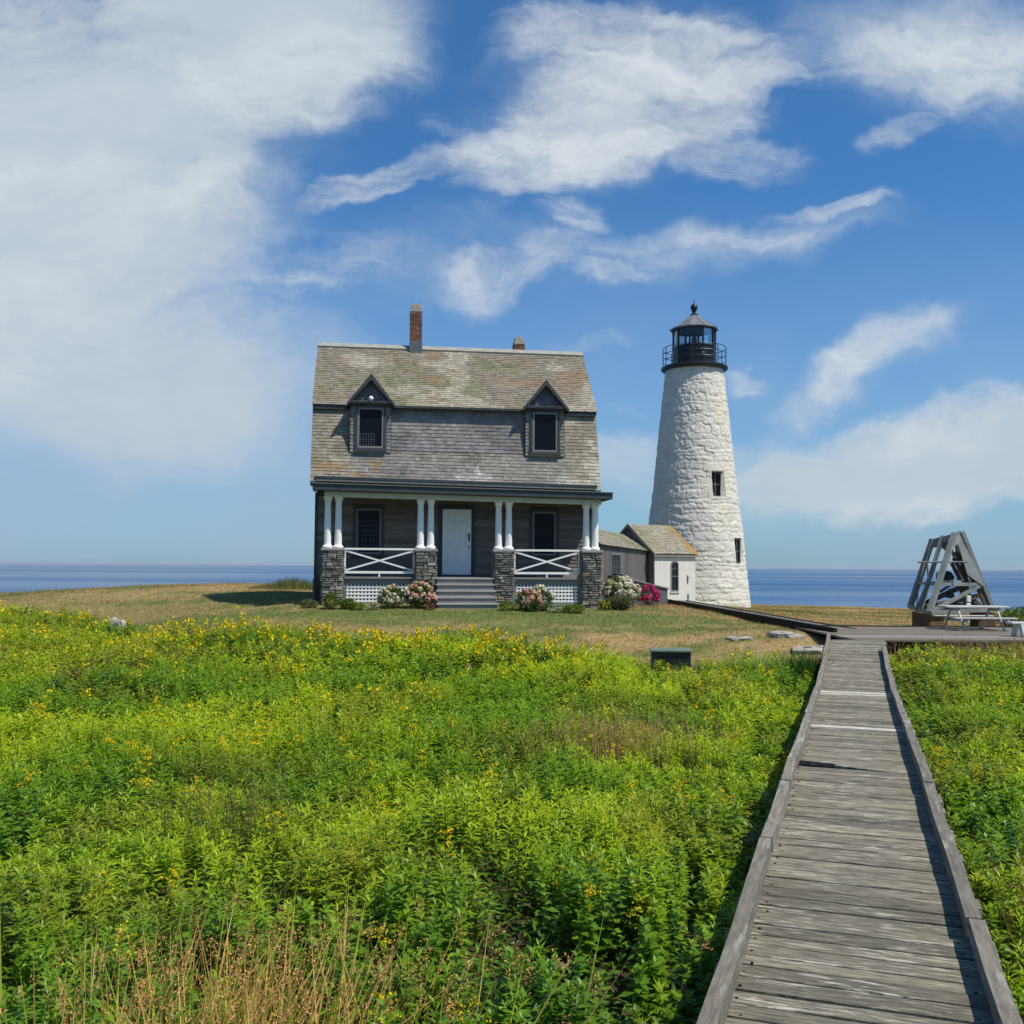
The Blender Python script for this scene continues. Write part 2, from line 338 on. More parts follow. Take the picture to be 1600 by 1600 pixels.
def claps(mb, u0, u1, z0, z1, v, exp=.115, holes=(), base=(.16, .14, .122)):
    n = round((z1 - z0) / exp)
    for i in range(n):
        a = z0 + i * exp; b = min(a + exp, z1); segs = [(u0, u1)]
        for hu0, hu1, hz0, hz1 in holes:
            if b > hz0 + .01 and a < hz1 - .01:
                ns = []
                for s0, s1 in segs:
                    if hu1 <= s0 or hu0 >= s1: ns.append((s0, s1)); continue
                    if hu0 > s0: ns.append((s0, hu0))
                    if hu1 < s1: ns.append((hu1, s1))
                segs = ns
        for s0, s1 in segs:
            x = s0
            while x < s1 - .01:
                x2 = min(s1, x + random.uniform(1.2, 3.2)); r = random.uniform(.75, 1.3); c = tuple(k * r for k in base); jb = random.uniform(-.003, .003)
                mb.face([(x, v - .026, a + jb), (x2 - .003, v - .026, a + jb), (x2 - .003, v - .004, b), (x, v - .004, b)], c)
                mb.face([(x, v, a + jb), (x2 - .003, v, a + jb), (x2 - .003, v - .026, a + jb), (x, v - .026, a + jb)], c)
                x = x2
def rubble(mb, x0, x1, y0, y1, z0, z1, hmin=.05, hmax=.14):
    """stones laid round a pier"""
    for (ax, a0, a1, face, sgn) in (('x', x0, x1, y0, -1), ('y', y0, y1, x0, -1), ('y', y0, y1, x1, 1), ('x', x0, x1, y1, 1)):
        z = z0
        while z < z1 - .02:
            h = random.uniform(hmin, hmax); h = min(h, z1 - z)
            if z1 - z - h < .03: h = z1 - z
            p = a0
            while p < a1 - .02:
                w = random.uniform(.08, .34); w = min(w, a1 - p)
                if a1 - p - w < .05: w = a1 - p
                g = random.random(); k = random.uniform(.55, 1.5)
                c = (.185, .18, .165) if g < .55 else ((.24, .225, .19) if g < .8 else ((.12, .125, .13) if g < .95 else (.24, .18, .09)))
                c = tuple(q * k for q in c); pr = random.uniform(.015, .055); e = .008
                # sub-split tall cells
                zs = [(z, z + h)] if h < .1 or random.random() < .5 else [(z, z + h * .5), (z + h * .5, z + h)]
                for za, zb in zs:
                    s0, s1 = p + e, p + w - e; za += e; zb -= e; j = min(.014, h * .15)
                    J = lambda: random.uniform(-j, j)
                    base = [(s0, za), (s1, za), (s1, zb), (s0, zb)]; ins = .2 * min(zb - za, .08)
                    top = [(s0 + ins + J(), za + ins + J()), (s1 - ins + J(), za + ins + J()), (s1 - ins + J(), zb - ins + J()), (s0 + ins + J(), zb - ins + J())]
                    def P(q, d):
                        return (q[0], face + sgn * d, q[1]) if ax == 'x' else (face + sgn * d, q[0], q[1])
                    B = [P(q, 0) for q in base]; T = [P(q, pr + random.uniform(-.006, .006)) for q in top]
                    i = len(mb.v); mb.v += B + T
                    for f in ((4, 5, 6, 7), (0, 1, 5, 4), (1, 2, 6, 5), (2, 3, 7, 6), (3, 0, 4, 7)):
                        mb.f.append(tuple(i + q for q in f)); mb.c.append(c)
                p += w
            z += h
def bricks(mb, x0, x1, y0, y1, z0, z1):
    bh = .067; n = int((z1 - z0) / bh + .5)
    mb.box(x0 + .008, x1 - .008, y0 + .008, y1 - .008, z0, z1 - .002, (.16, .13, .11))
    for i in range(n):
        a = z0 + i * bh; off = (i % 2) * .1
        for (ax, lo, hi, f, o) in (('x', x0, x1, y0, 0), ('x', x0, x1, y1 - .02, 0), ('y', y0, y1, x0, 0), ('y', y0, y1, x1 - .02, 0)):
            p = lo - off
            while p < hi - .01:
                q = min(p + .2, hi); s = max(p, lo) + .004
                k = random.uniform(.6, 1.25); c = (.19 * k, .09 * k, .06 * k) if random.random() < .85 else (.1, .06, .05)
                if q - s > .02:
                    if ax == 'x': mb.box(s, q - .004, f, f + .02, a + .005, a + bh - .005, c)
                    else: mb.box(f, f + .02, s, q - .004, a + .005, a + bh - .005, c)
                p += .2
# ---------------------------------------------------------------- keeper's house
G = .75
H = empty('keepers_house', (-1.65, 30.63, G), math.radians(8), 'grey shingled gambrel-roofed house with two dormers and a stone-piered front porch', 'house')
OF = (0, 0, -G)
def hb(mb, name, m, parent=H, **k): return mb.build(name, m, parent, off=OF if parent is not None and True else (0, 0, 0), **k)
UL, UR = -4.57, 4.52
def eave(u): return 4.51 - .0154 * u          # the eave sags a little to the right
# body
mb = MB(); V0, V1 = 1.14, 5.6
for u0, u1 in ((-4.42, 4.42),):
    prof = [(V0, .2), (V0, 4.62), (.30, 4.78), (.86, 6.98), (2.85, 9.28), (4.84, 6.98), (5.4, 4.8), (V1, 4.5), (V1, .2)]
    a = [(u0, v, z) for v, z in prof]; b = [(u1, v, z) for v, z in prof]
    mb.face(a, (.15, .15, .14)); mb.face(b[::-1], (.15, .15, .14))
    for i in range(len(prof)):
        j = (i + 1) % len(prof); mb.face([a[i], b[i], b[j], a[j]], (.08, .075, .07))
hb(mb, 'wall', M['board'])
holesW = [(-.52, .59, 1.6, 3.93), (-3.27, -2.29, 2.3, 3.9), (2.40, 3.38, 2.3, 3.9)]
mb = MB(); claps(mb, -4.42, 4.44, 1.66, 4.2, V0 - .004, holes=holesW); 
claps(mb, -4.5, -4.42, .75, 1.6, V0 - .004)
hb(mb, 'front_clapboards', M['clap'])
for sgn, u in ((-1, -4.42), (1, 4.42)):
    mb = MB(); z = .75
    while z < 9.1:
        def vr(zz):
            if zz < 4.6: return (1.14, 5.6)
            if zz < 6.98: t = (zz - 4.78) / 2.2; return (.3 + .56 * t, 5.4 - .56 * t)
            t = (zz - 6.98) / 2.3; return (.86 + 1.99 * t, 4.84 - 1.99 * t)
        a, b = vr(z); c, d = vr(z + .12); k = random.uniform(.8, 1.2); cc = (.19 * k, .185 * k, .17 * k); e = .022 * sgn; e2 = .004 * sgn
        mb.face([(u + e, a, z), (u + e, b, z), (u + e2, d, z + .12), (u + e2, c, z + .12)][::-sgn], cc)
        mb.face([(u, a, z), (u, b, z), (u + e, b, z), (u + e, a, z)], cc); z += .12
    hb(mb, 'side_shingles', M['shingle'])
for u in (-4.47, 4.40):
    mb = MB(); mb.box(u, u + .09, V0 - .05, V0 + .06, .8, 4.3); hb(mb, 'corner_board', M['trim'])
# roofs
mb = MB(); shingles(mb, (UL, 0, eave(UL)), (UR, 0, eave(UR)), (UL, .82, 7.10), (UR, .82, 7.10), .112, .14, .018, 'lower')
mb.face([(UL, .02, eave(UL)), (UR, .02, eave(UR)), (UR, .84, 7.10), (UL, .84, 7.10)], (.05, .05, .05))
shingles(mb, (UR, 5.7, 4.5), (UL, 5.7, 4.5), (UR, 4.88, 7.10), (UL, 4.88, 7.10), .2, .3, .018, 'lower')
mb.face([(UL, .02, eave(UL) - .02), (UL, .84, 7.08), (UL, 1.0, 7.0), (UL, .16, eave(UL) - .02)], (.1, .1, .1)); mb.face([(UR, .02, eave(UR) - .02), (UR, .84, 7.08), (UR, 1.0, 7.0), (UR, .16, eave(UR) - .02)][::-1], (.1, .1, .1))
shingles(mb, (-2.12, .33, 5.60), (2.10, .33, 5.58), (-2.12, .47, 6.98), (2.10, .47, 6.98), .112, .14, .018, 'mid')
mb.face([(-2.12, .335, 5.6), (2.10, .335, 5.58), (2.10, .475, 6.98), (-2.12, .475, 6.98)], (.05, .05, .05))
lr = hb(mb, 'lower_roof', M['shingle'])
mb = MB(); mb.hexa([(-2.3, .24, 6.93), (2.3, .24, 6.93), (2.3, .72, 6.96), (-2.3, .72, 6.96), (-2.3, .24, 7.01), (2.3, .24, 7.01), (2.3, .72, 7.06), (-2.3, .72, 7.06)]); hb(mb, 'wall_eave', M['trim'])
mb = MB(); shingles(mb, (UL - .02, .60, 7.03), (UR + .02, .60, 7.03), (UL, 2.84, 9.43), (UR, 2.84, 9.43), .10, .135, .018, 'upper')
mb.face([(UL, .62, 7.02), (UR, .62, 7.02), (UR, 2.85, 9.41), (UL, 2.85, 9.41)], (.05, .05, .05))
shingles(mb, (UR, 5.1, 7.03), (UL, 5.1, 7.03), (UR, 2.86, 9.43), (UL, 2.86, 9.43), .2, .3, .018, 'upper')
mb.face([(UL, 5.08, 7.0), (UR, 5.08, 7.0), (UR, 2.85, 9.39), (UL, 2.85, 9.39)][::-1], (.05, .05, .05))
rf = hb(mb, 'upper_roof', M['shingle'])
mb = MB(); mb.hexa([(UL, 2.70, 9.30), (UR, 2.70, 9.30), (UR, 2.86, 9.44), (UL, 2.86, 9.44), (UL, 2.68, 9.345), (UR, 2.68, 9.345), (UR, 2.86, 9.50), (UL, 2.86, 9.50)])
mb.build('ridge_cap', mat('weathered_ridge_board', (.30, .29, .26), .7, nv=.2, bump=.2), rf, off=OF)
mb = MB()   # eave fascia of the upper roof and gable rakes
mb.box(UL + .02, UR - .02, .63, .72, 6.90, 7.02); mb.box(UL + .02, UR - .02, .72, .98, 6.93, 7.0)
for u in (UL + .005, UR - .045):
    mb.hexa([(u, .66, 6.92), (u + .04, .66, 6.92), (u + .04, .66, 7.02), (u, .66, 7.02), (u, 2.85, 9.28), (u + .04, 2.85, 9.28), (u + .04, 2.85, 9.40), (u, 2.85, 9.40)])
mb.build('eave_board', M['trim'], rf, off=OF)
# eave mouldings above the porch
mb = MB()
def tbox(u0, u1, v0, v1, dz0, dz1, m=None):
    (m or mb).hexa([(u0, v0, eave(u0) + dz0), (u1, v0, eave(u1) + dz0), (u1, v1, eave(u1) + dz0), (u0, v1, eave(u0) + dz0), (u0, v0, eave(u0) + dz1), (u1, v0, eave(u1) + dz1), (u1, v1, eave(u1) + dz1), (u0, v1, eave(u0) + dz1)])
tbox(-4.42, 4.36, -.16, .12, .06, .14)     # dark top of the moulding
tbox(-4.56, 4.50, -.05, .3, -.15, -.02)
hb(mb, 'eave_moulding', M['trim'], bevel=.004)
mb = MB(); tbox(-4.40, 4.34, -.145, .10, -.015, .058); hb(mb, 'eave_moulding', M['trimlight'], bevel=.004)
# porch roof
mb = MB(); tbox(-4.44, 4.70, -.82, -.74, -.34, -.15); tbox(-4.42, 4.66, -.74, 1.1, -.24, -.20)
tbox(-4.44, -4.38, -.74, .0, -.34, -.15); tbox(4.62, 4.70, -.74, .9, -.34, -.15)
pr = hb(mb, 'porch_roof', M['trim'], bevel=.005)
mb = MB(); tbox(-4.46, 4.73, -.86, .1, -.15, -.125); mb.build('roof_edge', M['trimlight'], pr, off=OF)
mb = MB(); tbox(-4.10, 4.42, -.50, -.20, -.50, -.342)
tbox(4.22, 4.42, -.2, 1.1, -.50, -.342)
hb(mb, 'porch_beam', M['beam'], bevel=.006)
# porch floor
mb = MB(); mb.box(-4.2, 4.42, -.52, 1.11, 1.60, 1.655)
for u0, u1 in ((-3.52, -1.34), (1.64, 3.80)): mb.box(u0, u1, -.44, -.38, 1.44, 1.60)
hb(mb, 'porch_floor', M['step'], bevel=.004)
mb = MB(); mb.box(-4.1, 4.4, -.3, 1.1, .5, 1.58); hb(mb, 'porch_foundation', M['dark'])  # near-black block painting the shade behind the lattice
# lattice panels
for u0, u1 in ((-3.5, -1.36), (1.66, 3.78)):
    mb = MB(); mb.box(u0, u0 + .09, -.44, -.38, .72, 1.438); mb.box(u1 - .09, u1, -.44, -.38, .72, 1.438); mb.box(u0 + .091, u1 - .091, -.435, -.385, .78, .88)
    fr = hb(mb, 'lattice_panel', mat('lattice_frame_paint', (.17, .20, .18), .6, nv=.15))
    mb = MB(); z = .90
    while z < 1.43: mb.box(u0 + .085, u1 - .085, -.425, -.413, z, z + .054); z += .108
    u = u0 + .1
    while u < u1 - .1: mb.box(u, u + .054, -.41, -.398, .88, 1.437); u += .108
    mb.build('lattice', M['white'], fr, off=OF)
# piers, columns
PI4 = [(-4.14, -3.50), (-1.36, -.73), (1.04, 1.66), (3.78, 4.40)]
for k, (u0, u1) in enumerate(PI4):
    mb = MB(); mb.box(u0 + .015, u1 - .015, -.60, .0, .4, 2.43, (.1, .1, .09)); 
    rubble(mb, u0 + .01, u1 - .01, -.605, .005, .45, 2.43)
    p = hb(mb, 'stone_pier', M['stone'])
    mb = MB(); mb.box(u0 - .04, u1 + .04, -.66, .06, 2.432, 2.515, jit=.004); mb.build('capstone', M['cap'], p, off=OF, bevel=.015)
for u in (-4.0, -3.68, -1.2, -.885, 1.21, 1.53, 3.98, 4.27):
    zt = eave(u) - .50; mb = MB()
    mb.lathe([(.10, 2.515), (.148, 2.52), (.158, 2.55), (.15, 2.585), (.125, 2.60), (.112, 2.62), (.107, 2.66), (.105, 3.0), (.090, zt - .16), (.10, zt - .13), (.112, zt - .12), (.105, zt - .10), (.125, zt - .06), (.132, zt - .03), (.135, zt)], 20, cx=u, cy=-.27)
    hb(mb, 'column', M['white'], smooth=False)
# railings
for u0, u1 in ((-3.5, -1.37), (1.67, 3.77)):
    mb = MB(); v = -.36
    mb.box(u0, u1, v - .035, v + .035, 2.47, 2.53); mb.box(u0, u1, v - .03, v + .03, 1.76, 1.83)
    mb.box(u0 + .002, u0 + .06, v - .025, v + .025, 1.831, 2.469); mb.box(u1 - .06, u1 - .002, v - .025, v + .025, 1.831, 2.469)
    mb.bar((u0 + .07, v, 1.86), (u1 - .07, v, 2.44), .04, .05); mb.bar((u0 + .07, v + .004, 2.44), (u1 - .07, v + .004, 1.86), .04, .05)
    c = (u0 + u1) / 2; mb.box(c - .025, c + .025, v - .02, v + .02, 1.66, 1.759)
    hb(mb, 'porch_railing', M['white'])
# steps
mb = MB(); mb.box(-.68, .98, -1.55, -.45, .4, .78)
for i in range(5):
    z = 1.64 - .184 * i; v = -.62 - .25 * i
    mb.box(-.70 - .008 * i, 1.0 + .004 * i, v - .012, -.44, z - .184 - .02, z - .042)
st = hb(mb, 'front_steps', M['step'], bevel=.003)
for i in range(5):
    mb = MB(); z = 1.64 - .184 * i; v = -.62 - .25 * i
    mb.box(-.74 - .01 * i, 1.03 + .005 * i, v - .05, v + .26, z - .041, z)
    mb.build('tread', mat('worn_tread_paint', (.30, .30, .29), .6, nv=.2, stretch=(.3, 2, 2)), st, off=OF, bevel=.004)
# windows
def window(parent, u0, u1, z0, z1, v, fw=.10, sw=.05, munt=None, mgrid=(4, 4), trimm='trim'):
    mb = MB(); mb.box(u0, u0 + fw, v - .05, v + .02, z0, z1); mb.box(u1 - fw, u1, v - .05, v + .02, z0, z1)
    mb.box(u0 + fw + .0005, u1 - fw - .0005, v - .052, v + .02, z1 - fw, z1); mb.box(u0 - .03, u1 + .03, v - .09, v + .02, z0 - .05, z0 - .001); mb.box(u0 + fw, u1 - fw, v - .048, v + .02, z0, z0 + .05)
    w = mb.build('window', M[trimm], parent, off=OF, bevel=.004)
    a, b, c, d = u0 + fw, u1 - fw, z0 + .05, z1 - fw
    mb = MB(); mb.box(a, a + sw, v - .035, v + .01, c, d); mb.box(b - sw, b, v - .035, v + .01, c, d); mb.box(a + sw, b - sw, v - .036, v + .01, c, c + sw); mb.box(a + sw, b - sw, v - .036, v + .01, d - sw, d)
    return w, (a + sw, b - sw, c + sw, d - sw), mb
def addwin(parent, u0, u1, z0, z1, v, munt=None, grid=(4, 5), **k):
    w, (a, b, c, d), mb = window(parent, u0, u1, z0, z1, v, **k)
    depth3 = parent is H
    tgt = w if depth3 else parent
    mb.build('sash', M['sash'], tgt, off=OF)
    mb = MB(); mb.box(a - .01, b + .01, v - .004, v + .012, c - .01, d + .01); mb.build('pane', M['glass'], tgt, off=OF)
    if munt:
        x0, x1, y0, y1 = munt; mb = MB(); nx, ny = grid
        for i in range(nx + 1):
            x = x0 + (x1 - x0) * i / nx; mb.box(x - .008, x + .008, v - .012, v - .006, y0, y1)
        for i in range(ny + 1):
            y = y0 + (y1 - y0) * i / ny; mb.box(x0, x1, v - .014, v - .0125, y - .008, y + .008)
        mb.build('window_bars', M['muntin'], tgt, off=OF)
addwin(H, -3.27, -2.29, 2.32, 3.90, V0, munt=(-3.08, -2.52, 2.5, 3.42), grid=(5, 6), trimm='trim')
addwin(H, 2.41, 3.37, 2.32, 3.88, V0)
# door
mb = MB(); v = V0
mb.box(-.56, -.435, v - .06, v + .02, 1.655, 3.97); mb.box(.50, .62, v - .06, v + .02, 1.655, 3.97); mb.box(-.434, .499, v - .062, v + .02, 3.83, 3.97); mb.box(-.434, .499, v - .07, v + .02, 1.655, 1.72)
df = hb(mb, 'door_frame', M['trim'], bevel=.004)
mb = MB(); mb.box(-.43, .495, v - .02, v + .01, 1.725, 3.825)
mb.box(-.43, -.30, v - .055, v - .021, 1.725, 3.825); mb.box(.365, .495, v - .055, v - .021, 1.725, 3.825); mb.box(-.025, .09, v - .055, v - .021, 1.725, 3.825)
for z0, z1 in ((1.725, 1.94), (2.62, 2.76), (3.32, 3.42), (3.70, 3.825)):
    mb.box(-.299, -.026, v - .054, v - .021, z0, z1); mb.box(.091, .364, v - .054, v - .021, z0, z1)
for z0, z1 in ((1.99, 2.57), (2.81, 3.27), (3.46, 3.66)):
    for a, b in ((-.25, -.075), (.14, .315)): mb.box(a, b, v - .032, v - .021, z0, z1)
dr = hb(mb, 'front_door', M['door'], bevel=.004)
mb = MB(); mb.box(.40, .45, v - .075, v - .056, 2.80, 3.06); mb.bar((.33, v - .085, 2.98), (.43, v - .085, 2.98), .02); mb.bar((.425, v - .085, 2.98), (.425, v - .05, 2.98), .02)
mb.build('handle', M['black'], dr, off=OF)
mb = MB(); mb.box(.41, .45, v - .085, v - .056, 2.58, 2.64); mb.build('deadbolt', M['black'], dr, off=OF)
# dormers
def dormer(uc, globe):
    w = .63; z0, z1 = 5.52, 7.04; v = .27; ua, ub = uc - w, uc + w
    mb = MB(); mb.box(ua + .01, ub - .01, v + .012, 1.0, z0, z1)
    ap = 7.84; mb.face([(ua - .02, v + .012, z1), (ub + .02, v + .012, z1), (uc, v + .012, ap)], (.1, .1, .11)); mb.face([(ua, 1.2, z1), (uc, 1.2, ap), (ub, 1.2, z1)])
    mb.face([(ua - .02, v + .012, z1 + .001), (uc, v + .012, ap), (uc, 1.5, ap), (ua - .02, 1.5, z1 + .001)], (.1, .1, .1)); mb.face([(ub + .02, v + .012, z1 + .001), (ub + .02, 1.5, z1 + .001), (uc, 1.5, ap), (uc, v + .012, ap)], (.1, .1, .1))
    # shingle courses on face and cheeks
    for a, b in ((ua, uc - .49), (uc + .49, ub)): shingles(mb, (a, v + .006, z0), (b, v + .006, z0), (a, v + .006, z1), (b, v + .006, z1), .112, .1, .02, 'side')
    shingles(mb, (ua, 1.0, z0), (ua, v + .01, z0), (ua, 1.0, z1), (ua, v + .01, z1), .112, .13, .018, 'side')
    shingles(mb, (ub, v + .01, z0), (ub, 1.0, z0), (ub, v + .01, z1), (ub, 1.0, z1), .112, .13, .018, 'side')
    sl = (ap - z1) / w
    shingles(mb, (ua, v + .004, z1 + .02), (ub, v + .004, z1 + .02), (ua, v + .004, ap), (ub, v + .004, ap), .112, .11, .02, 'ped', clip=lambda p: p.z < ap - abs(p.x - uc) * sl - .06)
    d = hb(mb, 'dormer', M['shingle'])
    # gable roof planes (shingled), running back into the main slope
    ov = .11; rz = ap + .05; ez = z1 - ov * sl + .05; mb = MB(); vf = .08
    for s in (-1, 1):
        e = uc + s * (w + ov)
        backE = .66 ; backR = 1.62
        p = [Vector((e, vf, ez)), Vector((e, backE, ez)), Vector((uc, backR, rz)), Vector((uc, vf, rz))]
        if s < 0: shingles(mb, p[1], p[0], p[2], p[3], .11, .13, .014, 'x')
        else: shingles(mb, p[0], p[1], p[3], p[2], .11, .13, .014, 'x')
        q = [a - Vector((0, 0, .03)) for a in p]; mb.face(q, (.03, .03, .03)); mb.face(p, (.06, .06, .05))
    mb.build('dormer_roof', M['shingle'], d, off=OF)
    mb = MB()
    for s in (-1, 1):
        e = uc + s * (w + ov + .01); i = .13
        pts = [(e, ez - .05), (e, ez + .055), (uc, rz + .06), (uc, rz - .13)]
        f = [(a, vf - .03, b) for a, b in pts]; bk = [(a, vf + .01, b) for a, b in pts]
        if s > 0: f = f[::-1]; bk = bk[::-1]
        mb.face(f); mb.face(bk[::-1])
        for k in range(4): mb.face([f[k], bk[k], bk[(k + 1) % 4], f[(k + 1) % 4]])
    mb.box(uc - w - .08, uc + w + .08, vf, v + .03, z1 - .02, z1 + .035); mb.box(uc - w - .04, uc + w + .04, vf + .08, v + .03, z1 - .07, z1 - .021)
    mb.build('gable_trim', M['trim'], d, off=OF, bevel=.003)
    mb = MB(); mb.box(uc - w - .085, uc + w + .085, vf - .012, v - .02, z1 + .036, z1 + .05); mb.build('cornice_cap', M['trimlight'], d, off=OF)
    addwin(d, uc - .47, uc + .47, 5.60, 6.98, v - .01, munt=(uc - .31, uc + .12, 5.74, 6.1) if globe else None, grid=(5, 2), fw=.07, sw=.055)
    if globe:
        mb = MB(); n = 10
        mb.lathe([(.001, 7.02 + .05)] + [(.075 * math.sin(math.pi * k / n), 7.18 - .075 * math.cos(math.pi * k / n)) for k in range(1, n)] + [(.001, 7.255)], 16, cx=uc, cy=.1, cap=False)
        mb.build('lamp_globe', M['globe'], d, off=OF, smooth=True)
dormer(-2.76, True); dormer(2.75, False)
# chimneys
def chimney(u0, u1, v0, v1, zb, zt, zc, flash):
    mb = MB(); bricks(mb, u0, u1, v0, v1, zb, zt); c = hb(mb, 'chimney', M['brick'])
    mb = MB(); i = .055; mb.hexa([(u0 - .005, v0 - .005, zt), (u1 + .005, v0 - .005, zt), (u1 + .005, v1 + .005, zt), (u0 - .005, v1 + .005, zt), (u0 + i, v0 + i, zc), (u1 - i, v0 + i, zc), (u1 - i, v1 - i, zc), (u0 + i, v1 - i, zc)])
    mb.build('chimney_cap', M['chimcap'], c, off=OF, bevel=.01)
    if flash:
        mb = MB(); mb.box(u0 - .012, u1 + .012, v0 - .012, v1 + .012, 9.2, 9.6); mb.build('flashing', M['lead'], c, off=OF)
chimney(-1.49, -1.09, 2.62, 3.02, 9.2, 10.62, 10.9, True)
chimney(2.25, 2.64, 3.9, 4.3, 8.2, 9.93, 10.2, False)
# ---------------------------------------------------------------- lighthouse
LC = at(1086, 880, 45.6); LX, LY = LC.x, LC.y; LZ = .125
LH = empty('lighthouse', (LX, LY, LZ), 0, 'tall whitewashed stone lighthouse with a black iron lantern and gallery', 'lighthouse'); LH.scale = (1.0133,) * 3
cam_ang = math.atan2(-LY, -LX)      # direction from the tower to the photographer
NA, NZ = 900, 520
zs = np.linspace(-.3, 11.05, NZ); an = np.linspace(0, 2 * np.pi, NA, endpoint=False)
def rprof(z): return np.interp(z, [-.5, .07, 1.5, 3.65, 5.65, 8.9, 10.95, 11.2], [2.55, 2.47, 2.3, 2.11, 1.85, 1.53, 1.30, 1.28])
A_, Z_ = np.meshgrid(an, zs); Rb = rprof(Z_)
arc = A_ * 2.0
wz = Z_ + (fbm(arc * 1.4, Z_ * 1.4, 91, 3) - .5) * (.14 + .05 * Z_ / 2); wa = A_ + (fbm(arc * 1.6 + 40, Z_ * 2, 95, 3) - .5) * .16
rows = []; z = -.6
while z < 11.6: rows.append(z); z += random.choice((.2, .24, .3, .36, .44, .5)) * (1 - .022 * max(z, 0))
rows = np.array(rows); ri = np.clip(np.searchsorted(rows, wz) - 1, 0, len(rows) - 2)
dz = np.minimum(wz - rows[ri], rows[ri + 1] - wz); disp = np.zeros_like(A_); joint = np.zeros_like(A_); tint = np.ones_like(A_)
for r in range(len(rows) - 1):
    mk = ri == r
    if not mk.any(): continue
    bd = [0.]
    while bd[-1] < 2 * np.pi: bd.append(bd[-1] + random.uniform(.14, .48))
    bd = np.array(bd); bd = bd / bd[-1] * 2 * np.pi; aa = np.mod(wa[mk] + r * .37, 2 * np.pi)
    bi = np.clip(np.searchsorted(bd, aa) - 1, 0, len(bd) - 2); da = np.minimum(aa - bd[bi], bd[bi + 1] - aa) * Rb[mk]
    off = RNG.uniform(-.014, .018, len(bd))[bi]; ty = RNG.uniform(-.07, .07, len(bd))[bi]; tx = RNG.uniform(-.06, .06, len(bd))[bi]
    d = np.minimum(da, dz[mk]); cenz = (rows[r] + rows[r + 1]) / 2; ca = (bd[bi] + bd[bi + 1]) / 2
    disp[mk] = off + ty * (wz[mk] - cenz) + tx * (aa - ca) * 1.8 + .022 * sstep(0, .09, d)
    joint[mk] = np.exp(-(d / .022) ** 2); tint[mk] = RNG.uniform(.93, 1.04, len(bd))[bi]
disp += (fbm(arc * 11 + 5, Z_ * 13, 121, 3) - .5) * .03 + (fbm(arc * 5, Z_ * 6, 101, 5) - .5) * .085 + (fbm(arc * 1.1, Z_ * 1.2, 105, 3) - .5) * .06
disp -= joint * .006 * (fbm(arc * 2, Z_ * 2, 108, 2) + .3)
disp *= 1 - .35 * sstep(10.2, 11, Z_)
disp[:] = disp * (.58)
wins = []
def niche(dang, z0, z1, w, dep=.30):
    global disp
    ca = cam_ang + dang; da = (A_ - ca + np.pi) % (2 * np.pi) - np.pi; arcd = np.abs(da) * Rb
    inside = (arcd < w / 2) & (Z_ > z0) & (Z_ < z1)
    edge = ((arcd < w / 2 + .10) & (Z_ > z0 - .12) & (Z_ < z1 + .08)) & ~inside
    disp = np.where(edge, .02 + (disp - .02) * .3, disp); disp = np.where(inside, -dep, disp); wins.append((ca, z0, z1, w, dep))
niche(math.radians(34), 4.98, 6.10, .66, .42); niche(math.radians(61), 2.02, 3.14, .70, .42)
RD = Rb + disp
V = np.stack([RD * np.cos(A_), RD * np.sin(A_), Z_], -1).reshape(-1, 3)
idx = np.arange(NA * NZ).reshape(NZ, NA); nxt = np.roll(idx, -1, 1)
Q = np.stack([idx[:-1], nxt[:-1], nxt[1:], idx[1:]], -1).reshape(-1, 4)
warm = np.maximum(sstep(.5, .68, fbm(arc * .8, Z_ * .35, 111, 4)) * sstep(6, 10, Z_), .5 * sstep(.55, .7, fbm(arc * 2.5, Z_ * .5, 115, 4)))
tc_ = np.array([.61, .59, .53]) * tint[..., None] * (1 - .12 * joint[..., None]); tc_ = tc_ * (1 - .45 * warm[..., None]) + np.array([.62, .53, .36]) * .45 * warm[..., None]
npquads('stone_tower', V, Q, tc_.reshape(-1, 3), M['tower'], LH, smooth=True, domain='POINT')
for ca, z0, z1, w, dep in wins:
    rr = float(rprof((z0 + z1) / 2)); c, s = math.cos(ca), math.sin(ca)
    slope = (rprof(z1) - rprof(z0)) / (z1 - z0)
    Mw = Matrix(((-s, c, 0, 0), (c, s, 0, 0), (0, 0, 1, 0), (0, 0, 0, 1)))   # local x = tangent, y = outward
    Mw = Matrix(((-s, c, 0, 0), (c, s, 0, 0), (0, 0, 1, 0), (0, 0, 0, 1)))
    d = float(rprof(z0)) - (dep - .09 if z0 > 4 else .16)
    mb = MB(); Mx = Mw
    mb.box(-w / 2, -w / 2 + .07, d - .1, d, z0, z1, M_=Mx); mb.box(w / 2 - .07, w / 2, d - .1, d, z0, z1, M_=Mx); mb.box(-w / 2 + .07, w / 2 - .07, d - .1, d, z1 - .08, z1, M_=Mx); mb.box(-w / 2 + .07, w / 2 - .07, d - .1, d, z0, z0 + .07, M_=Mx)
    mb.box(-.02, .02, d - .08, d - .01, z0 + .07, z1 - .08, M_=Mx); mb.box(-w / 2 + .07, w / 2 - .07, d - .085, d - .012, (z0 + z1) / 2 - .02, (z0 + z1) / 2 + .02, M_=Mx)
    wn = mb.build('window', mat('tower_window_frame', (.10, .11, .11), .6), LH)
    mb = MB(); mb.box(-w / 2, w / 2, d - .09, d - .05, z0, z1, M_=Mx); mb.build('pane', M['glass'], wn)
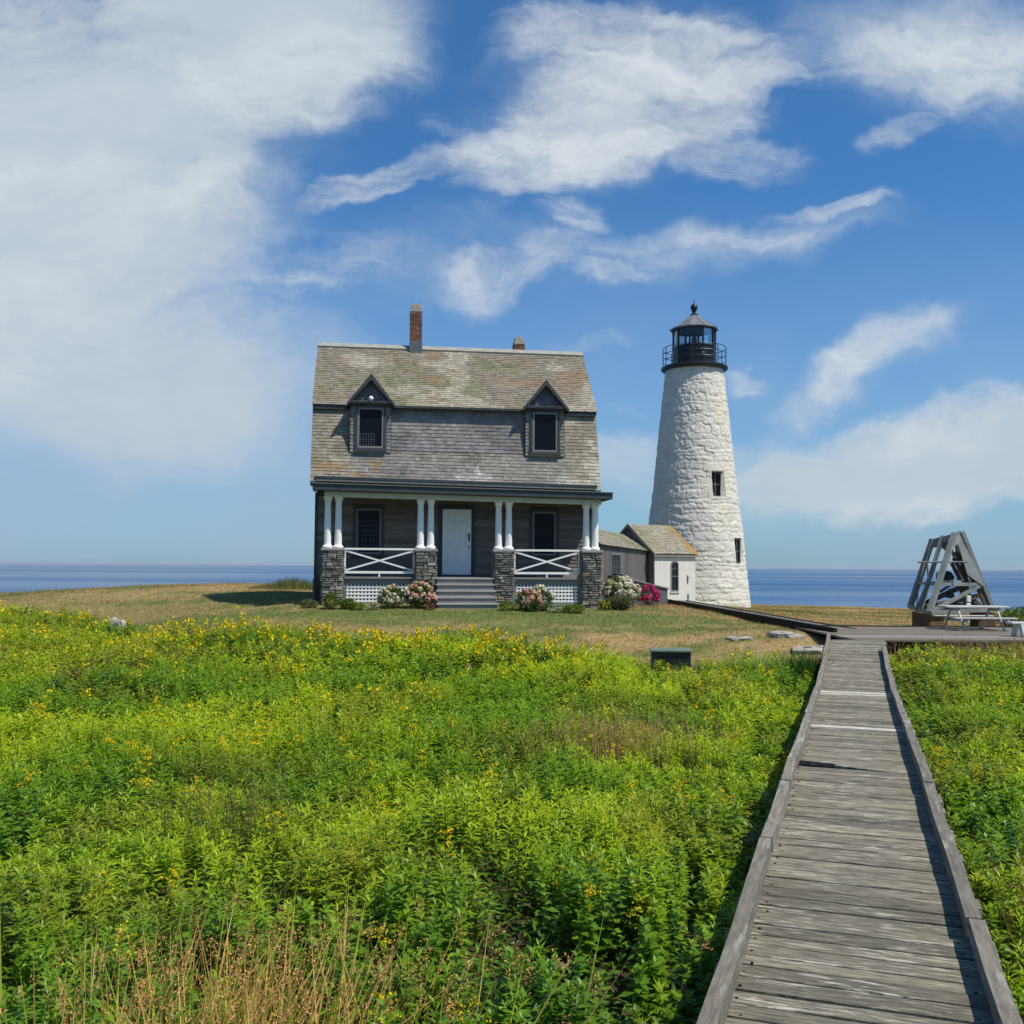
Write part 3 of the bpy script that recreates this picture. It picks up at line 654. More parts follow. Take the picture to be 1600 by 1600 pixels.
# gallery
g0 = 10.92
mb = MB(); mb.lathe([(1.24, g0 - .06), (1.42, g0 - .05), (1.50, g0 + .0), (1.52, g0 + .03), (1.52, g0 + .10), (1.49, g0 + .13), (.9, g0 + .14)], 64)
mb.build('gallery_deck', M['black'], LH)
gz = g0 + .13
mb = MB(); NR = 48
for rz_ in (.30, .58, .86):
    mb.tube([(1.44 * math.cos(2 * math.pi * k / NR), 1.44 * math.sin(2 * math.pi * k / NR), gz + rz_) for k in range(NR + 1)], .016, 6)
for k in range(10):
    a = 2 * math.pi * (k + .3) / 10 + cam_ang; mb.tube([(1.44 * math.cos(a), 1.44 * math.sin(a), gz - .02), (1.44 * math.cos(a), 1.44 * math.sin(a), gz + .87)], .02, 6)
mb.build('gallery_railing', M['black'], LH)
ND = 10; ph = cam_ang + math.pi / ND * 1.35; rd = 1.0
mb = MB(); mb.lathe([(rd, gz), (rd, gz + .86), (rd + .03, gz + .87), (rd + .03, gz + .93), (rd - .05, gz + .935)], ND, ph=ph)
for zz in (.3, .62): mb.lathe([(rd + .004, gz + zz), (rd + .018, gz + zz + .005), (rd + .018, gz + zz + .03), (rd + .004, gz + zz + .035)], ND, ph=ph, cap=False)
pp = mb.build('lantern_parapet', M['black'], LH)
mb = MB(); a = cam_ang + .42; mb.lathe([(.05, 0), (.09, .01), (.09, .05), (.05, .07)], 12)
o = mb.build('vent_cap', M['black'], pp); o.location = (.97 * math.cos(a), .97 * math.sin(a), gz + .45); o.rotation_euler = (0, math.pi / 2, a)
lt = gz + 1.74
mb = MB()
for k in range(ND):
    a = 2 * math.pi * k / ND + ph; mb.bar((.96 * math.cos(a), .96 * math.sin(a), gz + .9), (.96 * math.cos(a), .96 * math.sin(a), lt), .075, .075, up=(math.cos(a), math.sin(a), 0))
mb.lathe([(.97, lt - .07), (1.0, lt - .07), (1.0, lt), (.97, lt)], ND, ph=ph, cap=False); mb.lathe([(.95, lt), (.95, lt - .07)], ND, ph=ph, cap=False)
mb.lathe([(.02, lt - .01), (.96, lt - .012)], 20, cap=False)  # black disc added so the lantern ceiling looks unlit
mb.build('lantern_frame', M['black'], LH)
for k in range(ND):
    a = 2 * math.pi * k / ND + ph; b = 2 * math.pi * (k + 1) / ND + ph; r_ = .945; e = .05
    p0 = Vector((r_ * math.cos(a), r_ * math.sin(a), 0)); p1 = Vector((r_ * math.cos(b), r_ * math.sin(b), 0)); q0 = p0.lerp(p1, .06); q1 = p0.lerp(p1, .94)
    n_ = Vector((math.cos((a + b) / 2), math.sin((a + b) / 2), 0)) * .008; za, zb_ = Vector((0, 0, gz + .935)), Vector((0, 0, lt - .075))
    mb = MB(); mb.hexa([q0 + za, q1 + za, q1 + za + n_, q0 + za + n_, q0 + zb_, q1 + zb_, q1 + zb_ + n_, q0 + zb_ + n_]); mb.build('lantern_pane', M['panegl'], LH)
mb = MB(); mb.lathe([(.2, gz + .6), (.2, gz + .85), (.05, gz + .88), (.05, gz + 1.08), (.11, gz + 1.1), (.13, gz + 1.15), (.13, gz + 1.35), (.10, gz + 1.42), (.03, gz + 1.45), (.03, lt)], 16); mb.build('beacon_lamp', M['lead'], LH)
mb = MB(); mb.lathe([(1.10, lt - .03), (1.12, lt), (1.12, lt + .03), (.8, lt + .22), (.45, lt + .46), (.17, lt + .70)], ND, ph=ph)
rfl = mb.build('lantern_roof', M['ironroof'], LH)
mb = MB()
for k in range(ND):
    a = 2 * math.pi * k / ND + ph; mb.tube([(1.12 * math.cos(a), 1.12 * math.sin(a), lt + .03), (.8 * math.cos(a), .8 * math.sin(a), lt + .225), (.45 * math.cos(a), .45 * math.sin(a), lt + .465), (.17 * math.cos(a), .17 * math.sin(a), lt + .70)], .016, 6)
mb.build('roof_seam', M['lead'], rfl)
mb = MB(); mb.lathe([(.20, lt + .68), (.20, lt + .73), (.10, lt + .76), (.075, lt + .86), (.11, lt + .88), (.11, lt + .91), (.07, lt + .93)] + [(.165 * math.sin(math.pi * k / 12), lt + 1.07 - .165 * math.cos(math.pi * k / 12)) for k in range(2, 12)] + [(.03, lt + 1.25), (.012, lt + 1.42)], 20)
mb.build('ball_finial', M['black'], LH, smooth=False)
# ---------------------------------------------------------------- workroom and covered way
ph22 = math.radians(35); W0 = (5.82, 40.2)
WR = empty('workroom', (W0[0], W0[1], .5), ph22, 'small whitewashed building with a shingled gable roof joined to the lighthouse base', 'outbuilding')
oz = (0, 0, -.5); h_ = 1.51; Wd = 2.34; ze = 2.62; zr = 3.78
mb = MB(); mb.box(0, Wd, 0, .25, .1, ze, (.74, .73, .7))
# arched opening is a reveal set proud of the dark pane
mb.box(.251, Wd, .251, 2 * h_, .1, ze)
mb.build('white_wall', M['plaster'], WR, off=oz, bevel=.01)
mb = MB(); n = 26
for i in range(n):
    y0 = 2 * h_ * i / n; y1 = 2 * h_ * (i + 1) / n; t0 = ze + (zr - ze) * (1 - abs(y0 / h_ - 1)); t1 = ze + (zr - ze) * (1 - abs(y1 / h_ - 1)); k = random.uniform(.8, 1.2); c = (.14 * k, .135 * k, .125 * k); e = -.03 - .012 * (i % 2)
    mb.face([(e, y1, .1), (e, y0, .1), (e, y0, t0 - .03), (e, y1, t1 - .03)], c); mb.face([(e, y0, .1), (.0, y0, .1), (0, y0, t0 - .03), (e, y0, t0 - .03)], c)
mb.build('gable_wall', M['board'], WR, off=oz)
mb = MB(); ov = .12; lz = ze - ov * (zr - ze) / h_
shingles(mb, (-.10, -ov, lz + .03), (Wd + .05, -ov, lz + .03), (-.10, h_, zr + .03), (Wd + .05, h_, zr + .03), .12, .16, .014, 'x2', orange_right=True)
mb.face([(-.10, -ov, lz + .02), (Wd + .05, -ov, lz + .02), (Wd + .05, h_, zr + .02), (-.10, h_, zr + .02)], (.08, .08, .07))
mb.face([(-.10, 2 * h_ + ov, lz + .02), (Wd + .05, 2 * h_ + ov, lz + .02), (Wd + .05, h_, zr + .02), (-.10, h_, zr + .02)][::-1], (.18, .17, .13))
wrf = mb.build('roof', M['shingle'], WR, off=oz)
mb = MB()
for sg in (0, 1):
    yb = -ov if sg == 0 else 2 * h_ + ov
    mb.hexa([(-.12, yb, lz - .10), (-.08, yb, lz - .10), (-.08, yb, lz + .045), (-.12, yb, lz + .045), (-.12, h_, zr - .10), (-.08, h_, zr - .10), (-.08, h_, zr + .05), (-.12, h_, zr + .05)])
mb.box(-.08, Wd + .03, -ov + .02, -.005, lz - .1, lz + .0)
mb.build('rake_board', mat('silvered_trim', (.20, .19, .17), .7, nv=.25), wrf, off=oz, bevel=.003)
# arched window
def arch(mb, x0, x1, z0, z1, y, c=None, ins=0):
    r = (x1 - x0) / 2; cx = (x0 + x1) / 2; zc = z1 - r * .7; pts = [(x0, z0), (x1, z0)] + [(cx + r * math.cos(math.pi * k / 10), zc + r * .7 * math.sin(math.pi * k / 10)) for k in range(11)]
    return pts
mb = MB(); out = arch(mb, .90, 1.34, 1.0, 2.28, 0); inn = arch(mb, .955, 1.285, 1.06, 2.22, 0)
for i in range(len(out)):
    j = (i + 1) % len(out); a, b, c, d = out[i], out[j], inn[j], inn[i]
    mb.face([(a[0], -.03, a[1]), (b[0], -.03, b[1]), (c[0], -.03, c[1]), (d[0], -.03, d[1])]); mb.face([(a[0], -.03, a[1]), (a[0], .01, a[1]), (b[0], .01, b[1]), (b[0], -.03, b[1])]); mb.face([(d[0], -.03, d[1]), (c[0], -.03, c[1]), (c[0], -.004, c[1]), (d[0], -.004, d[1])])
mb.box(.955, 1.285, -.02, -.006, 1.62, 1.65); mb.box(1.112, 1.128, -.02, -.006, 1.06, 2.2); mb.box(.955, 1.285, -.02, -.006, 1.93, 1.945)
aw = mb.build('arched_window', M['sash'], WR, off=oz)
mb = MB(); mb.face([(p[0], -.004, p[1]) for p in inn]); mb.build('pane', M['glass'], aw, off=oz)
mb = MB(); mb.box(.86, 1.38, -.05, .0, .96, .998); mb.build('sill', M['plaster'], aw, off=oz)
for z0, z1, x in ((1.35, 1.68, 1.84), (.55, .9, 1.86)):
    mb = MB(); mb.box(x, x + .05, -.03, .0, z0, z1); mb.box(x, x + .10, -.035, -.031, z0 + .2, z0 + .24); mb.build('iron_bracket', M['lead'], WR, off=oz)
# covered way
P0 = Vector((3.0, 33.9)); P1 = Vector((5.56, 40.65)); dd = (P1 - P0); Ln = dd.length; ang = math.atan2(dd.y, dd.x)
CW = empty('covered_passage', (P0.x, P0.y, .6), ang, 'low grey board-clad passage linking the house to the white workroom', 'outbuilding')
oz = (0, 0, -.6); e0, e1 = 2.80, 2.70; r0, r1 = 3.50, 3.36; hw = 1.0
# local x runs along the passage, y to its back-left, front wall at y=0
mb = MB(); n = int(Ln / .17)
mb.box(.0, Ln, .03, 2 * hw, .4, 2.66, (.12, .12, .11))
for i in range(n):
    x0 = Ln * i / n; x1 = Ln * (i + 1) / n; k = random.uniform(.72, 1.25); c = (.185 * k, .175 * k, .16 * k); top = e0 + (e1 - e0) * (x0 / Ln)
    mb.face([(x0 + .006, 0, .4), (x1 - .006, 0, .4), (x1 - .006, 0, top), (x0 + .006, 0, top)], c)
    mb.face([(x0 + .006, 0, .4), (x0 + .006, 0, top), (x0 + .006, .03, top), (x0 + .006, .03, .4)], (.03, .03, .03))
    mb.box(x1 - .022, x1 + .022, -.022, -.001, .4, top - .01, tuple(q * 1.1 for q in c))
mb.build('board_wall', M['board'], CW, off=oz)
mb = MB(); shingles(mb, (-.05, -.12, e0 - .03), (Ln, -.12, e1 - .03), (-.05, hw, r0), (Ln, hw, r1), .12, .16, .014, 'x2')
mb.face([(-.05, -.12, e0 - .04), (Ln, -.12, e1 - .04), (Ln, hw, r1 - .01), (-.05, hw, r0 - .01)], (.08, .08, .07)); mb.face([(-.05, 2 * hw + .12, e0 - .04), (Ln, 2 * hw + .12, e1 - .04), (Ln, hw, r1 - .01), (-.05, hw, r0 - .01)][::-1], (.18, .17, .13))
mb.build('roof', M['shingle'], CW, off=oz)
mb = MB(); x0, x1, z0, z1 = 1.55, 2.95, 1.55, 2.52
xc0 = 1.35; ww = 1.5
mb.box(xc0, xc0 + .1, -.05, -.023, z0, z1); mb.box(xc0 + ww - .1, xc0 + ww, -.05, -.023, z0, z1); mb.box(xc0 + .1, xc0 + ww - .1, -.05, -.023, z1 - .08, z1); mb.box(xc0 + .1, xc0 + ww - .1, -.055, -.023, z0 - .04, z0)
wn = mb.build('window', M['trimlight'], CW, off=oz)
mb = MB(); mb.box(xc0 + .1, xc0 + ww - .1, -.030, -.0235, z0, z1 - .08); mb.build('pane', M['glass'], wn, off=oz)
mb = MB()
for k in range(1, 4): mb.box(xc0 + .1 + (ww - .2) * k / 4 - .015, xc0 + .1 + (ww - .2) * k / 4 + .015, -.04, -.031, z0, z1 - .08)
for k in range(1, 4): zz = z0 + (z1 - .08 - z0) * k / 4; mb.box(xc0 + .1, xc0 + ww - .1, -.043, -.0405, zz - .012, zz + .012)
mb.build('window_bars', M['muntin'], wn, off=oz)
# cellar bulkhead
a = at(1043, 946, 36.6); b = at(966, 943, 34.6); 
ang = math.atan2(a.y - b.y, a.x - b.x); Lb = (a.xy - b.xy).length
BK = empty('cellar_bulkhead', (b.x, b.y, a.z - .05), ang, 'low dark grey shed-like cellar hatch with a sloping lid behind the magenta hydrangea', 'cellar hatch')
mb = MB(); hL, hR, dp = 1.10, .70, 1.2
mb.hexa([(0, 0, 0), (Lb, 0, 0), (Lb, dp, 0), (0, dp, 0), (0, 0, hL), (Lb, 0, hR - .05), (Lb, dp, hR + .0), (0, dp, hL + .05)])
mb.build('hatch_box', mat('charcoal_paint', (.10, .10, .105), .6, nv=.15), BK)
mb = MB(); mb.hexa([(-.05, -.06, hL + .002), (Lb + .05, -.06, hR - .06), (Lb + .05, dp, hR), (-.05, dp, hL + .06), (-.05, -.06, hL + .05), (Lb + .05, -.06, hR - .012), (Lb + .05, dp, hR + .05), (-.05, dp, hL + .11)])
mb.build('lid', M['trimlight'], BK, bevel=.005)
mb = MB(); mb.hexa([(.9, .5, hL - .04), (Lb - .6, .5, hR + .12), (Lb - .6, dp + .1, hR + .12), (.9, dp + .1, hL - .04), (.9, .5, hL + .10), (Lb - .6, .5, hR + .2), (Lb - .6, dp + .1, hR + .22), (.9, dp + .1, hL + .14)])
mb.build('hatch_door', M['trimlight'], BK, bevel=.005)
# ---------------------------------------------------------------- boardwalk
WANG = math.atan(.347)
def deckz(s):   # s = distance along the walk
    return np.interp(s, [-5, 4, 8, 9.3, 12, 15.8, 18.3, 20.6, 22.5, 30], [.19, .195, .225, .235, .19, .13, .20, .36, .47, .47])
BW = bpy.data.objects.new('boardwalk', None); BW.location = (0, 0, 0); BW.rotation_euler = (0, 0, -WANG); COL.objects.link(BW)
tag(BW, 'weathered grey plank boardwalk with timber kerbs running toward the lighthouse', kind='structure')
mb = MB(); s = -2.6; k = 0; seen = []; newb = [11.8, 15.45, 15.75]
SE = 21.13 / math.cos(WANG)
while s < SE - .03:
    w = random.choice((.11, .14, .14, .155, .18)) if not 9.1 < s < 9.5 else .175; za = float(deckz(s)); zb = float(deckz(s + w)); gap = random.choice((.010, .014, .02, .028))
    g = random.uniform(.68, 1.32); c = (.164 * g, .151 * g, .113 * g)
    if newb and s >= newb[0]: newb.pop(0); c = (.50, .47, .41)
    t1 = random.uniform(-.004, .004); t2 = random.uniform(-.004, .004); e1_ = random.uniform(-.02, .02); e2_ = random.uniform(-.02, .02)
    x0, x1 = -.60 + e1_, .60 + e2_
    sl_ = 0.
    if 9.15 < s < 9.6 and len(seen) < 2:
        seen.append(w)
        if len(seen) == 1:      # two boards broken away to a wedge on the left side
            x0 = -.19; mb.hexa([(.3, s, za - .04), (x1, s, za - .04), (x1, s + w - gap, zb - .04), (-.19, s + w - gap, zb - .04), (.3, s, za), (x1, s, za), (x1, s + w - gap, zb), (-.19, s + w - gap, zb)], c); s += w; continue
        else:
            mb.hexa([(x0, s + w - gap - .012, za - .04), (-.19, s + .06, za - .04), (-.19, s + w - gap, zb - .04), (x0, s + w - gap, zb - .04), (x0, s + w - gap - .012, za), (-.19, s + .06, za), (-.19, s + w - gap, zb), (x0, s + w - gap, zb)], c); x0 = -.19
    sk = random.uniform(-.006, .006)
    mb.hexa([(x0, s - sk + sl_, za - .04), (x1, s + sk, za - .04), (x1, s + w - gap + sk, zb - .04), (x0, s + w - gap - sk, zb - .04), (x0, s - sk + sl_, za + t1), (x1, s + sk, za + t2), (x1, s + w - gap + sk, zb + t2), (x0, s + w - gap - sk, zb + t1)], c)
    s += w; k += 1
e_ = lambda x: (21.372 + x * math.sin(WANG)) / math.cos(WANG)      # wedge board closing the joint with the platform
mb.hexa([(-.6, SE + .02, .43), (.6, SE + .02, .43), (.6, e_(.6), .43), (-.6, e_(-.6), .43), (-.6, SE + .02, .467), (.6, SE + .02, .467), (.6, e_(.6), .467), (-.6, e_(-.6), .467)], (.15, .14, .11))
mb.build('deck_planks', M['plank'], BW, bevel=.003)
mb = MB(); s = -2.55
while s < 12:
    for x in (-.47, .45): 
        xx = x + random.uniform(-.02, .02); z = float(deckz(s)) + .004; mb.lathe([(.007, z - .01), (.007, z), (.004, z + .001)], 6, (.02, .02, .02), cx=xx, cy=s + random.uniform(-.02, .02))
    s += .14
mb.build('nail_heads', M['black'], BW)
mb = MB(); ss = np.arange(-2.6, SE, 1.)
for x in (-.5, 0, .5):
    for a in ss:
        b = min(a + 1., SE - .02); za, zb = float(deckz(a)) - .045, float(deckz(b)) - .045
        mb.hexa([(x - .04, a, za - .16), (x + .04, a, za - .16), (x + .04, b, zb - .16), (x - .04, b, zb - .16), (x - .04, a, za), (x + .04, a, za), (x + .04, b, zb), (x - .04, b, zb)], (.012, .011, .01))  # joists coloured near-black to paint shade into the plank gaps
for a in np.arange(-2, SE, 2.4):
    z = float(deckz(a))
    for x in (-.5, .5): mb.box(x - .05, x + .05, a, a + .1, z - .9, z - .21, (.06, .05, .045))
mb.build('deck_joists', M['curb'], BW)
def curbs(side, joints):
    for a, b in zip(joints[:-1], joints[1:]):
        mb = MB(); n = max(2, int((b - a) / .3)); g = random.uniform(.85, 1.15); c = (.175 * g, .160 * g, .13 * g); ox = random.uniform(-.01, .01); oz_ = random.uniform(-.006, .01)
        ring = []
        for i in range(n + 1):
            s = a + .006 + (b - a - .012) * i / n; z = float(deckz(s)) + oz_; x = side * (.532 + ox + .004 * math.sin(s * 2.3)); wv = .004 * math.sin(s * 5.1)
            ring.append([(x - .036, s, z + .025), (x + .036, s, z + .025), (x + .036, s, z + .118 + wv), (x - .036, s, z + .118 + wv)])
        for i in range(n):
            A, B = ring[i], ring[i + 1]
            for q in range(4): mb.face([A[q], A[(q + 1) % 4], B[(q + 1) % 4], B[q]][::-1], c)
        mb.face(ring[0], c); mb.face(ring[-1][::-1], c)
        for s in (a + .25, b - .25): mb.box(side * .532 - .03, side * .532 + .03, s - .1, s + .1, float(deckz(s)) - .003, float(deckz(s)) + .027, c)
        mb.build('kerb_timber', M['curb'], BW, bevel=.006)
curbs(-1, [-2.6, 3.72, 6.4, 8.1, 9.05, 12.2, 15.4, 18.4, SE + .1]); curbs(1, [-2.6, 2.2, 5.3, 8.4, 11.5, 14.7, 17.8, 20.9])
# platform
PF = bpy.data.objects.new('platform_deck', None); COL.objects.link(PF); tag(PF, 'wide grey plank deck crossing behind the boardwalk to the right', kind='structure')
mb = MB(); y = 21.38; X0 = 7.55
while y < 26.1:
    x = X0 - .12; 
    while x < 24:
        x2 = x + random.uniform(2.4, 4.2); g = random.uniform(.8, 1.2); c = (.17 * g, .15 * g, .12 * g)
        if 22.0 < y < 22.6 and x < 14: c = (.27, .25, .23)
        mb.box(x, min(x2, 24) - .006, y, y + .178, .43, .472 + random.uniform(-.003, .003), c); x = x2
    y += .186
mb.build('deck_planks', mat('platform_plank', attr=True, rough=.85, ns=8, nv=.35, bump=.5, bs=25, stretch=(.4, 4, 3), dist=.006), PF)
mb = MB(); mb.box(9.0, 24, 21.30, 21.37, .26, .425); mb.box(7.62, 24, 26.13, 26.22, .2, .50)
for x in np.arange(9, 24, 2.): mb.box(x, x + .1, 21.5, 21.6, -.6, .43); mb.box(x, x + .1, 25.6, 25.7, -.4, .43)
mb.build('rim_joist', M['tar'], PF)  # rim coloured black so its sunlit face does not show
# walk to the lighthouse
A0 = Vector((7.72, 23.7)); A1 = Vector((5.95, 37.2)); dv = A1 - A0; La = dv.length
LW = bpy.data.objects.new('lighthouse_path', None); COL.objects.link(LW); LW.location = (A0.x, A0.y, 0); LW.rotation_euler = (0, 0, math.atan2(dv.y, dv.x)); tag(LW, 'dark-sided boardwalk across the lawn to the lighthouse', kind='structure')
def lz_(s): return .44 + (.66 - .44) * s / La
mb = MB(); s = 2.3
while s < La + 2.:
    z = lz_(s); g = random.uniform(.8, 1.2); mb.box(s, s + .138, -1.15, -.09, z - .04, z, (.16 * g, .15 * g, .135 * g)); s += .146
mb.build('deck_planks', mat('path_plank', attr=True, rough=.85, ns=8, nv=.35, bump=.4, bs=25, stretch=(4, .4, 3)), LW)
mb = MB()
for y0, y1 in ((-.088, .0), (-1.24, -1.152)):
    n = 12
    for i in range(n):
        a = La * 1.13 * i / n; b = La * 1.13 * (i + 1) / n - .01; 
        if y0 < -1 and b < 2.4: continue
        za, zb = lz_(a), lz_(b); h = .13 if y0 > -1 else .02
        mb.hexa([(a, y0, za - .05), (b, y0, zb - .05), (b, y1, zb - .05), (a, y1, za - .05), (a, y0, za + h), (b, y0, zb + h), (b, y1, zb + h), (a, y1, za + h)])
mb.build('side_board', M['tar'], LW)  # shaded side of the walk is put into the colour as black
# ---------------------------------------------------------------- bell frame
def bell_frame():
    A = at(1452, 957, 27.2); B = at(1551, 953, 29.0); C = at(1422, 948, 29.4); D = B + C - A
    base = (A + C) / 2; gz_ = g1(base.x, base.y)
    root = empty('bell_frame', (A.x, A.y, gz_), 0, 'tapering grey steel frame holding an old timber and wheel mechanism on a brown crib', 'frame')
    o = -Vector((A.x, A.y, gz_)); 
    def bl(mb, n, m, p=root, **k): return mb.build(n, m, p, off=o, **k)
    T1 = at(1502, 831, 28.6); T0 = at(1457, 843, 29.6); T1b = T1 + Vector((.15, .45, 0)); T0b = T0 + Vector((.15, .35, 0))
    TA = at(1491, 834, 28.4)
    mb = MB(); mb.bar(A, B, .14, .1); mb.bar(A, C, .14, .1); mb.bar(C, D, .14, .1); mb.bar(B, D, .14, .1); bl(mb, 'base_rail', M['framegrey'])
    for a, b in ((A, TA), (B, T1), (C, T0), (D, T1b)):
        mb = MB(); mb.bar(a, b, .13, .13); bl(mb, 'leg', M['framegrey'])
    for a, b in ((at(1449, 912, 28.3), at(1431, 954, 28.3)), (at(1449, 884, 28.6), at(1453, 912, 28.4)), (at(1482, 846, 29.4), at(1504, 905, 29.4))):
        mb = MB(); mb.bar(a, b, .055, .07); bl(mb, 'strut', M['framegrey'])
    P = lambda t, a, b: a.lerp(b, t)
    for t, top in ((.45, at(1473, 838, 29.1)), (.22, None)):
        if top is not None:
            mb = MB(); mb.bar(P(.55, C, A), top, .10, .10); bl(mb, 'leg', M['framegrey'])
    mb = MB(); mb.bar(P(.35, A, TA), P(.33, B, T1), .09, .1); mb.bar(P(.35, A, TA), P(.35, C, T0), .08); mb.bar(P(.35, C, T0), P(.33, D, T1b), .08); mb.bar(P(.33, D, T1b), P(.33, B, T1), .08)
    mb.bar(A, P(.33, B, T1), .10, .08); mb.bar(P(.62, A, C), P(.35, C, T0), .05); bl(mb, 'cross_brace', M['framegrey'])
    mb = MB(); mb.tube([at(1434, 878.5, 28.2), at(1512, 878, 27.9)], .025, 8); mb.tube([at(1449, 878, 28.3), at(1451, 912, 28.3)], .012, 6); bl(mb, 'iron_rod', M['framegrey'])
    # top plates
    mb = MB(); t = Vector((0, .03, -.02))
    def plate(p):
        q = [x + t for x in p]; mb.face(p); mb.face(q[::-1])
        for k in range(len(p)): mb.face([p[k], q[k], q[(k + 1) % len(p)], p[(k + 1) % len(p)]])
    plate([T0, TA, at(1488, 842, 28.38), at(1456, 853, 29.5)]); plate([TA, T1, at(1538, 917, 28.75), at(1512, 898, 28.4), at(1497, 850, 28.4), at(1489, 850, 28.36)])
    plate([T0 + Vector((0, 0, .01)), T0b, T1b, T1 + Vector((0, 0, .01))])
    plate([at(1458, 846, 29.3), at(1488, 838, 28.7), at(1484, 868, 28.8), at(1476, 858, 29.0), at(1470, 853, 29.1), at(1457, 855, 29.3)])
    plate([at(1499, 846, 28.9), at(1511, 876, 28.9), at(1520, 900, 28.9), at(1508, 900, 28.9), at(1494, 862, 28.9)])
    bl(mb, 'top_plate', M['framegrey'])
    mb = MB()
    for px0, py0, px1, py1, w in ((1487, 880, 1503, 912, .09), (1498, 885, 1514, 912, .08), (1500, 905, 1512, 950, .1), (1484, 920, 1496, 952, .09), (1524, 905, 1541, 950, .09), (1470, 930, 1520, 938, .1), (1468, 925, 1500, 905, .07), (1494, 862, 1522, 908, .13), (1501, 858, 1532, 905, .12), (1490, 872, 1511, 908, .10), (1507, 868, 1537, 940, .10), (1496, 852, 1500, 880, .12)): mb.bar(at(px0, py0, 28.9), at(px1, py1, 28.9), w, w * .9)
    mb.bar(at(1440, 945, 29.2), at(1500, 918, 28.9), .12, .14); mb.bar(at(1462, 945, 28.4), at(1535, 930, 29.), .14, .12); mb.bar(at(1505, 925, 29), at(1535, 952, 29.), .3, .12)
    mb.bar(at(1500, 910, 29.), at(1520, 950, 29.), .18, .2)
    mb.hexa([A.lerp(B, .12) + Vector((0, .3, -.04)), A.lerp(B, .8) + Vector((0, .3, -.04)), C.lerp(D, .8) + Vector((0, -.3, -.04)), C.lerp(D, .12) + Vector((0, -.3, -.04)), A.lerp(B, .12) + Vector((0, .3, .1)), A.lerp(B, .8) + Vector((0, .3, .16)), C.lerp(D, .8) + Vector((0, -.3, .2)), C.lerp(D, .12) + Vector((0, -.3, .12))])
    bl(mb, 'timber', M['oldwood'])
    mb = MB(); c = at(1466, 905, 28.8); N_ = 16
    for r_ in (.17,): mb.tube([c + Vector((r_ * math.cos(2 * math.pi * k / N_) * .5, r_ * math.cos(2 * math.pi * k / N_) * .8, r_ * math.sin(2 * math.pi * k / N_))) for k in range(N_ + 1)], .045, 8)
    mb.tube([at(1466, 905, 28.8), at(1486, 900, 28.8)], .05, 8); mb.lathe([(.02, c.z - .05), (.16, c.z - .02), (.2, c.z + .06), (.12, c.z + .2), (.05, c.z + .24)], 14, cx=at(1480, 905, 28.8).x, cy=28.8)
    bl(mb, 'wheel', M['black'])
    mb = MB(); c = at(1496, 911, 27.9); mb.box(c.x - .11, c.x + .11, c.y - .02, c.y, c.z - .08, c.z + .08); bl(mb, 'plaque', mat('pale_plaque', (.32, .36, .36), .5, nv=.15))
    mb = MB(); c1 = at(1513, 934, 28.2); mb.box(c1.x - .06, c1.x + .06, c1.y - .05, c1.y + .05, c1.z - .12, c1.z + .06); c1 = at(1513, 945, 28.2); mb.box(c1.x - .07, c1.x + .05, c1.y - .05, c1.y + .05, c1.z - .04, c1.z + .05); bl(mb, 'white_fitting', M['white'], bevel=.01)
    # crib under the frame
    mb = MB(); z1 = min(A.z, C.z) - .06
    for k in range(4):
        zz0 = gz_ - .1 + (z1 - gz_ + .1) * k / 4; zz1 = gz_ - .1 + (z1 - gz_ + .1) * (k + 1) / 4 - .01
        A2 = A + Vector((.05, .1, 0)); C2 = C + Vector((.05, 0, 0)); B2 = A2.lerp(B, .22); D2 = B2 + (C2 - A2)
        mb.hexa([Vector((q.x, q.y, zz0)) for q in (A2, B2, D2, C2)] + [Vector((q.x, q.y, zz1)) for q in (A2, B2, D2, C2)])
    B3 = A.lerp(B, .8) + Vector((0, .1, 0)); mb.box(B3.x, B3.x + .5, B3.y + .05, B3.y + .6, gz_ - .1, z1 + .0)
    bl(mb, 'timber_crib', M['crib'])
bell_frame()
# picnic table
def picnic(x, y, z, L, Ht, rz, label, name='picnic_table'):
    r = empty(name, (x, y, z), rz, label, 'table')
    mb = MB(); 
    for i in range(4): mb.box(-L / 2, L / 2, -.30 + i * .152, -.30 + i * .152 + .142, Ht - .05, Ht)
    mb.build('tabletop', M['tablewhite'], r, bevel=.012)
    for sy in (-1, 1):
        mb = MB(); 
        for q in (0, 1): y0 = sy * .62 - .11 + q * .115; mb.box(-L / 2 + .03, L / 2 - .03, y0, y0 + .105, Ht * .55 - .035, Ht * .55)
        mb.build('bench_seat', M['tablewhite'], r, bevel=.01)
    for sx in (-1, 1):
        X = sx * (L / 2 - .3)
        for sy in (-1, 1): mb = MB(); mb.bar((X, .2 * sy, Ht - .055), (X, .6 * sy, .0), .04, .05); mb.build('leg', M['tablewhite'], r)
        mb = MB(); mb.box(X + .03, X + .075, -.72, .72, Ht * .55 - .12, Ht * .55 - .036); mb.box(X + .03, X + .075, -.28, .28, Ht - .13, Ht - .051); mb.build('cross_rail', M['tablewhite'], r)
picnic(at(1517, 957, 25.3).x, 25.15, .475, 1.58, .60, math.radians(-1), 'white picnic table standing in front of the grey bell frame')
b = empty('railing', (at(1563, 972, 23).x, 22.6, .47), math.radians(2), 'pale grey wooden rail with legs at the right edge of the plank deck', 'railing')
zt = at(1580, 970, 23).z - .47; M['paleleg'] = mat('pale_grey_leg', (.42, .48, .46), .6, nv=.15)
mb = MB(); mb.box(0, 3.2, -.12, .12, zt - .05, zt); mb.build('top_board', mat('pale_grey_rail', (.5, .54, .52), .6, nv=.15), b, bevel=.01)
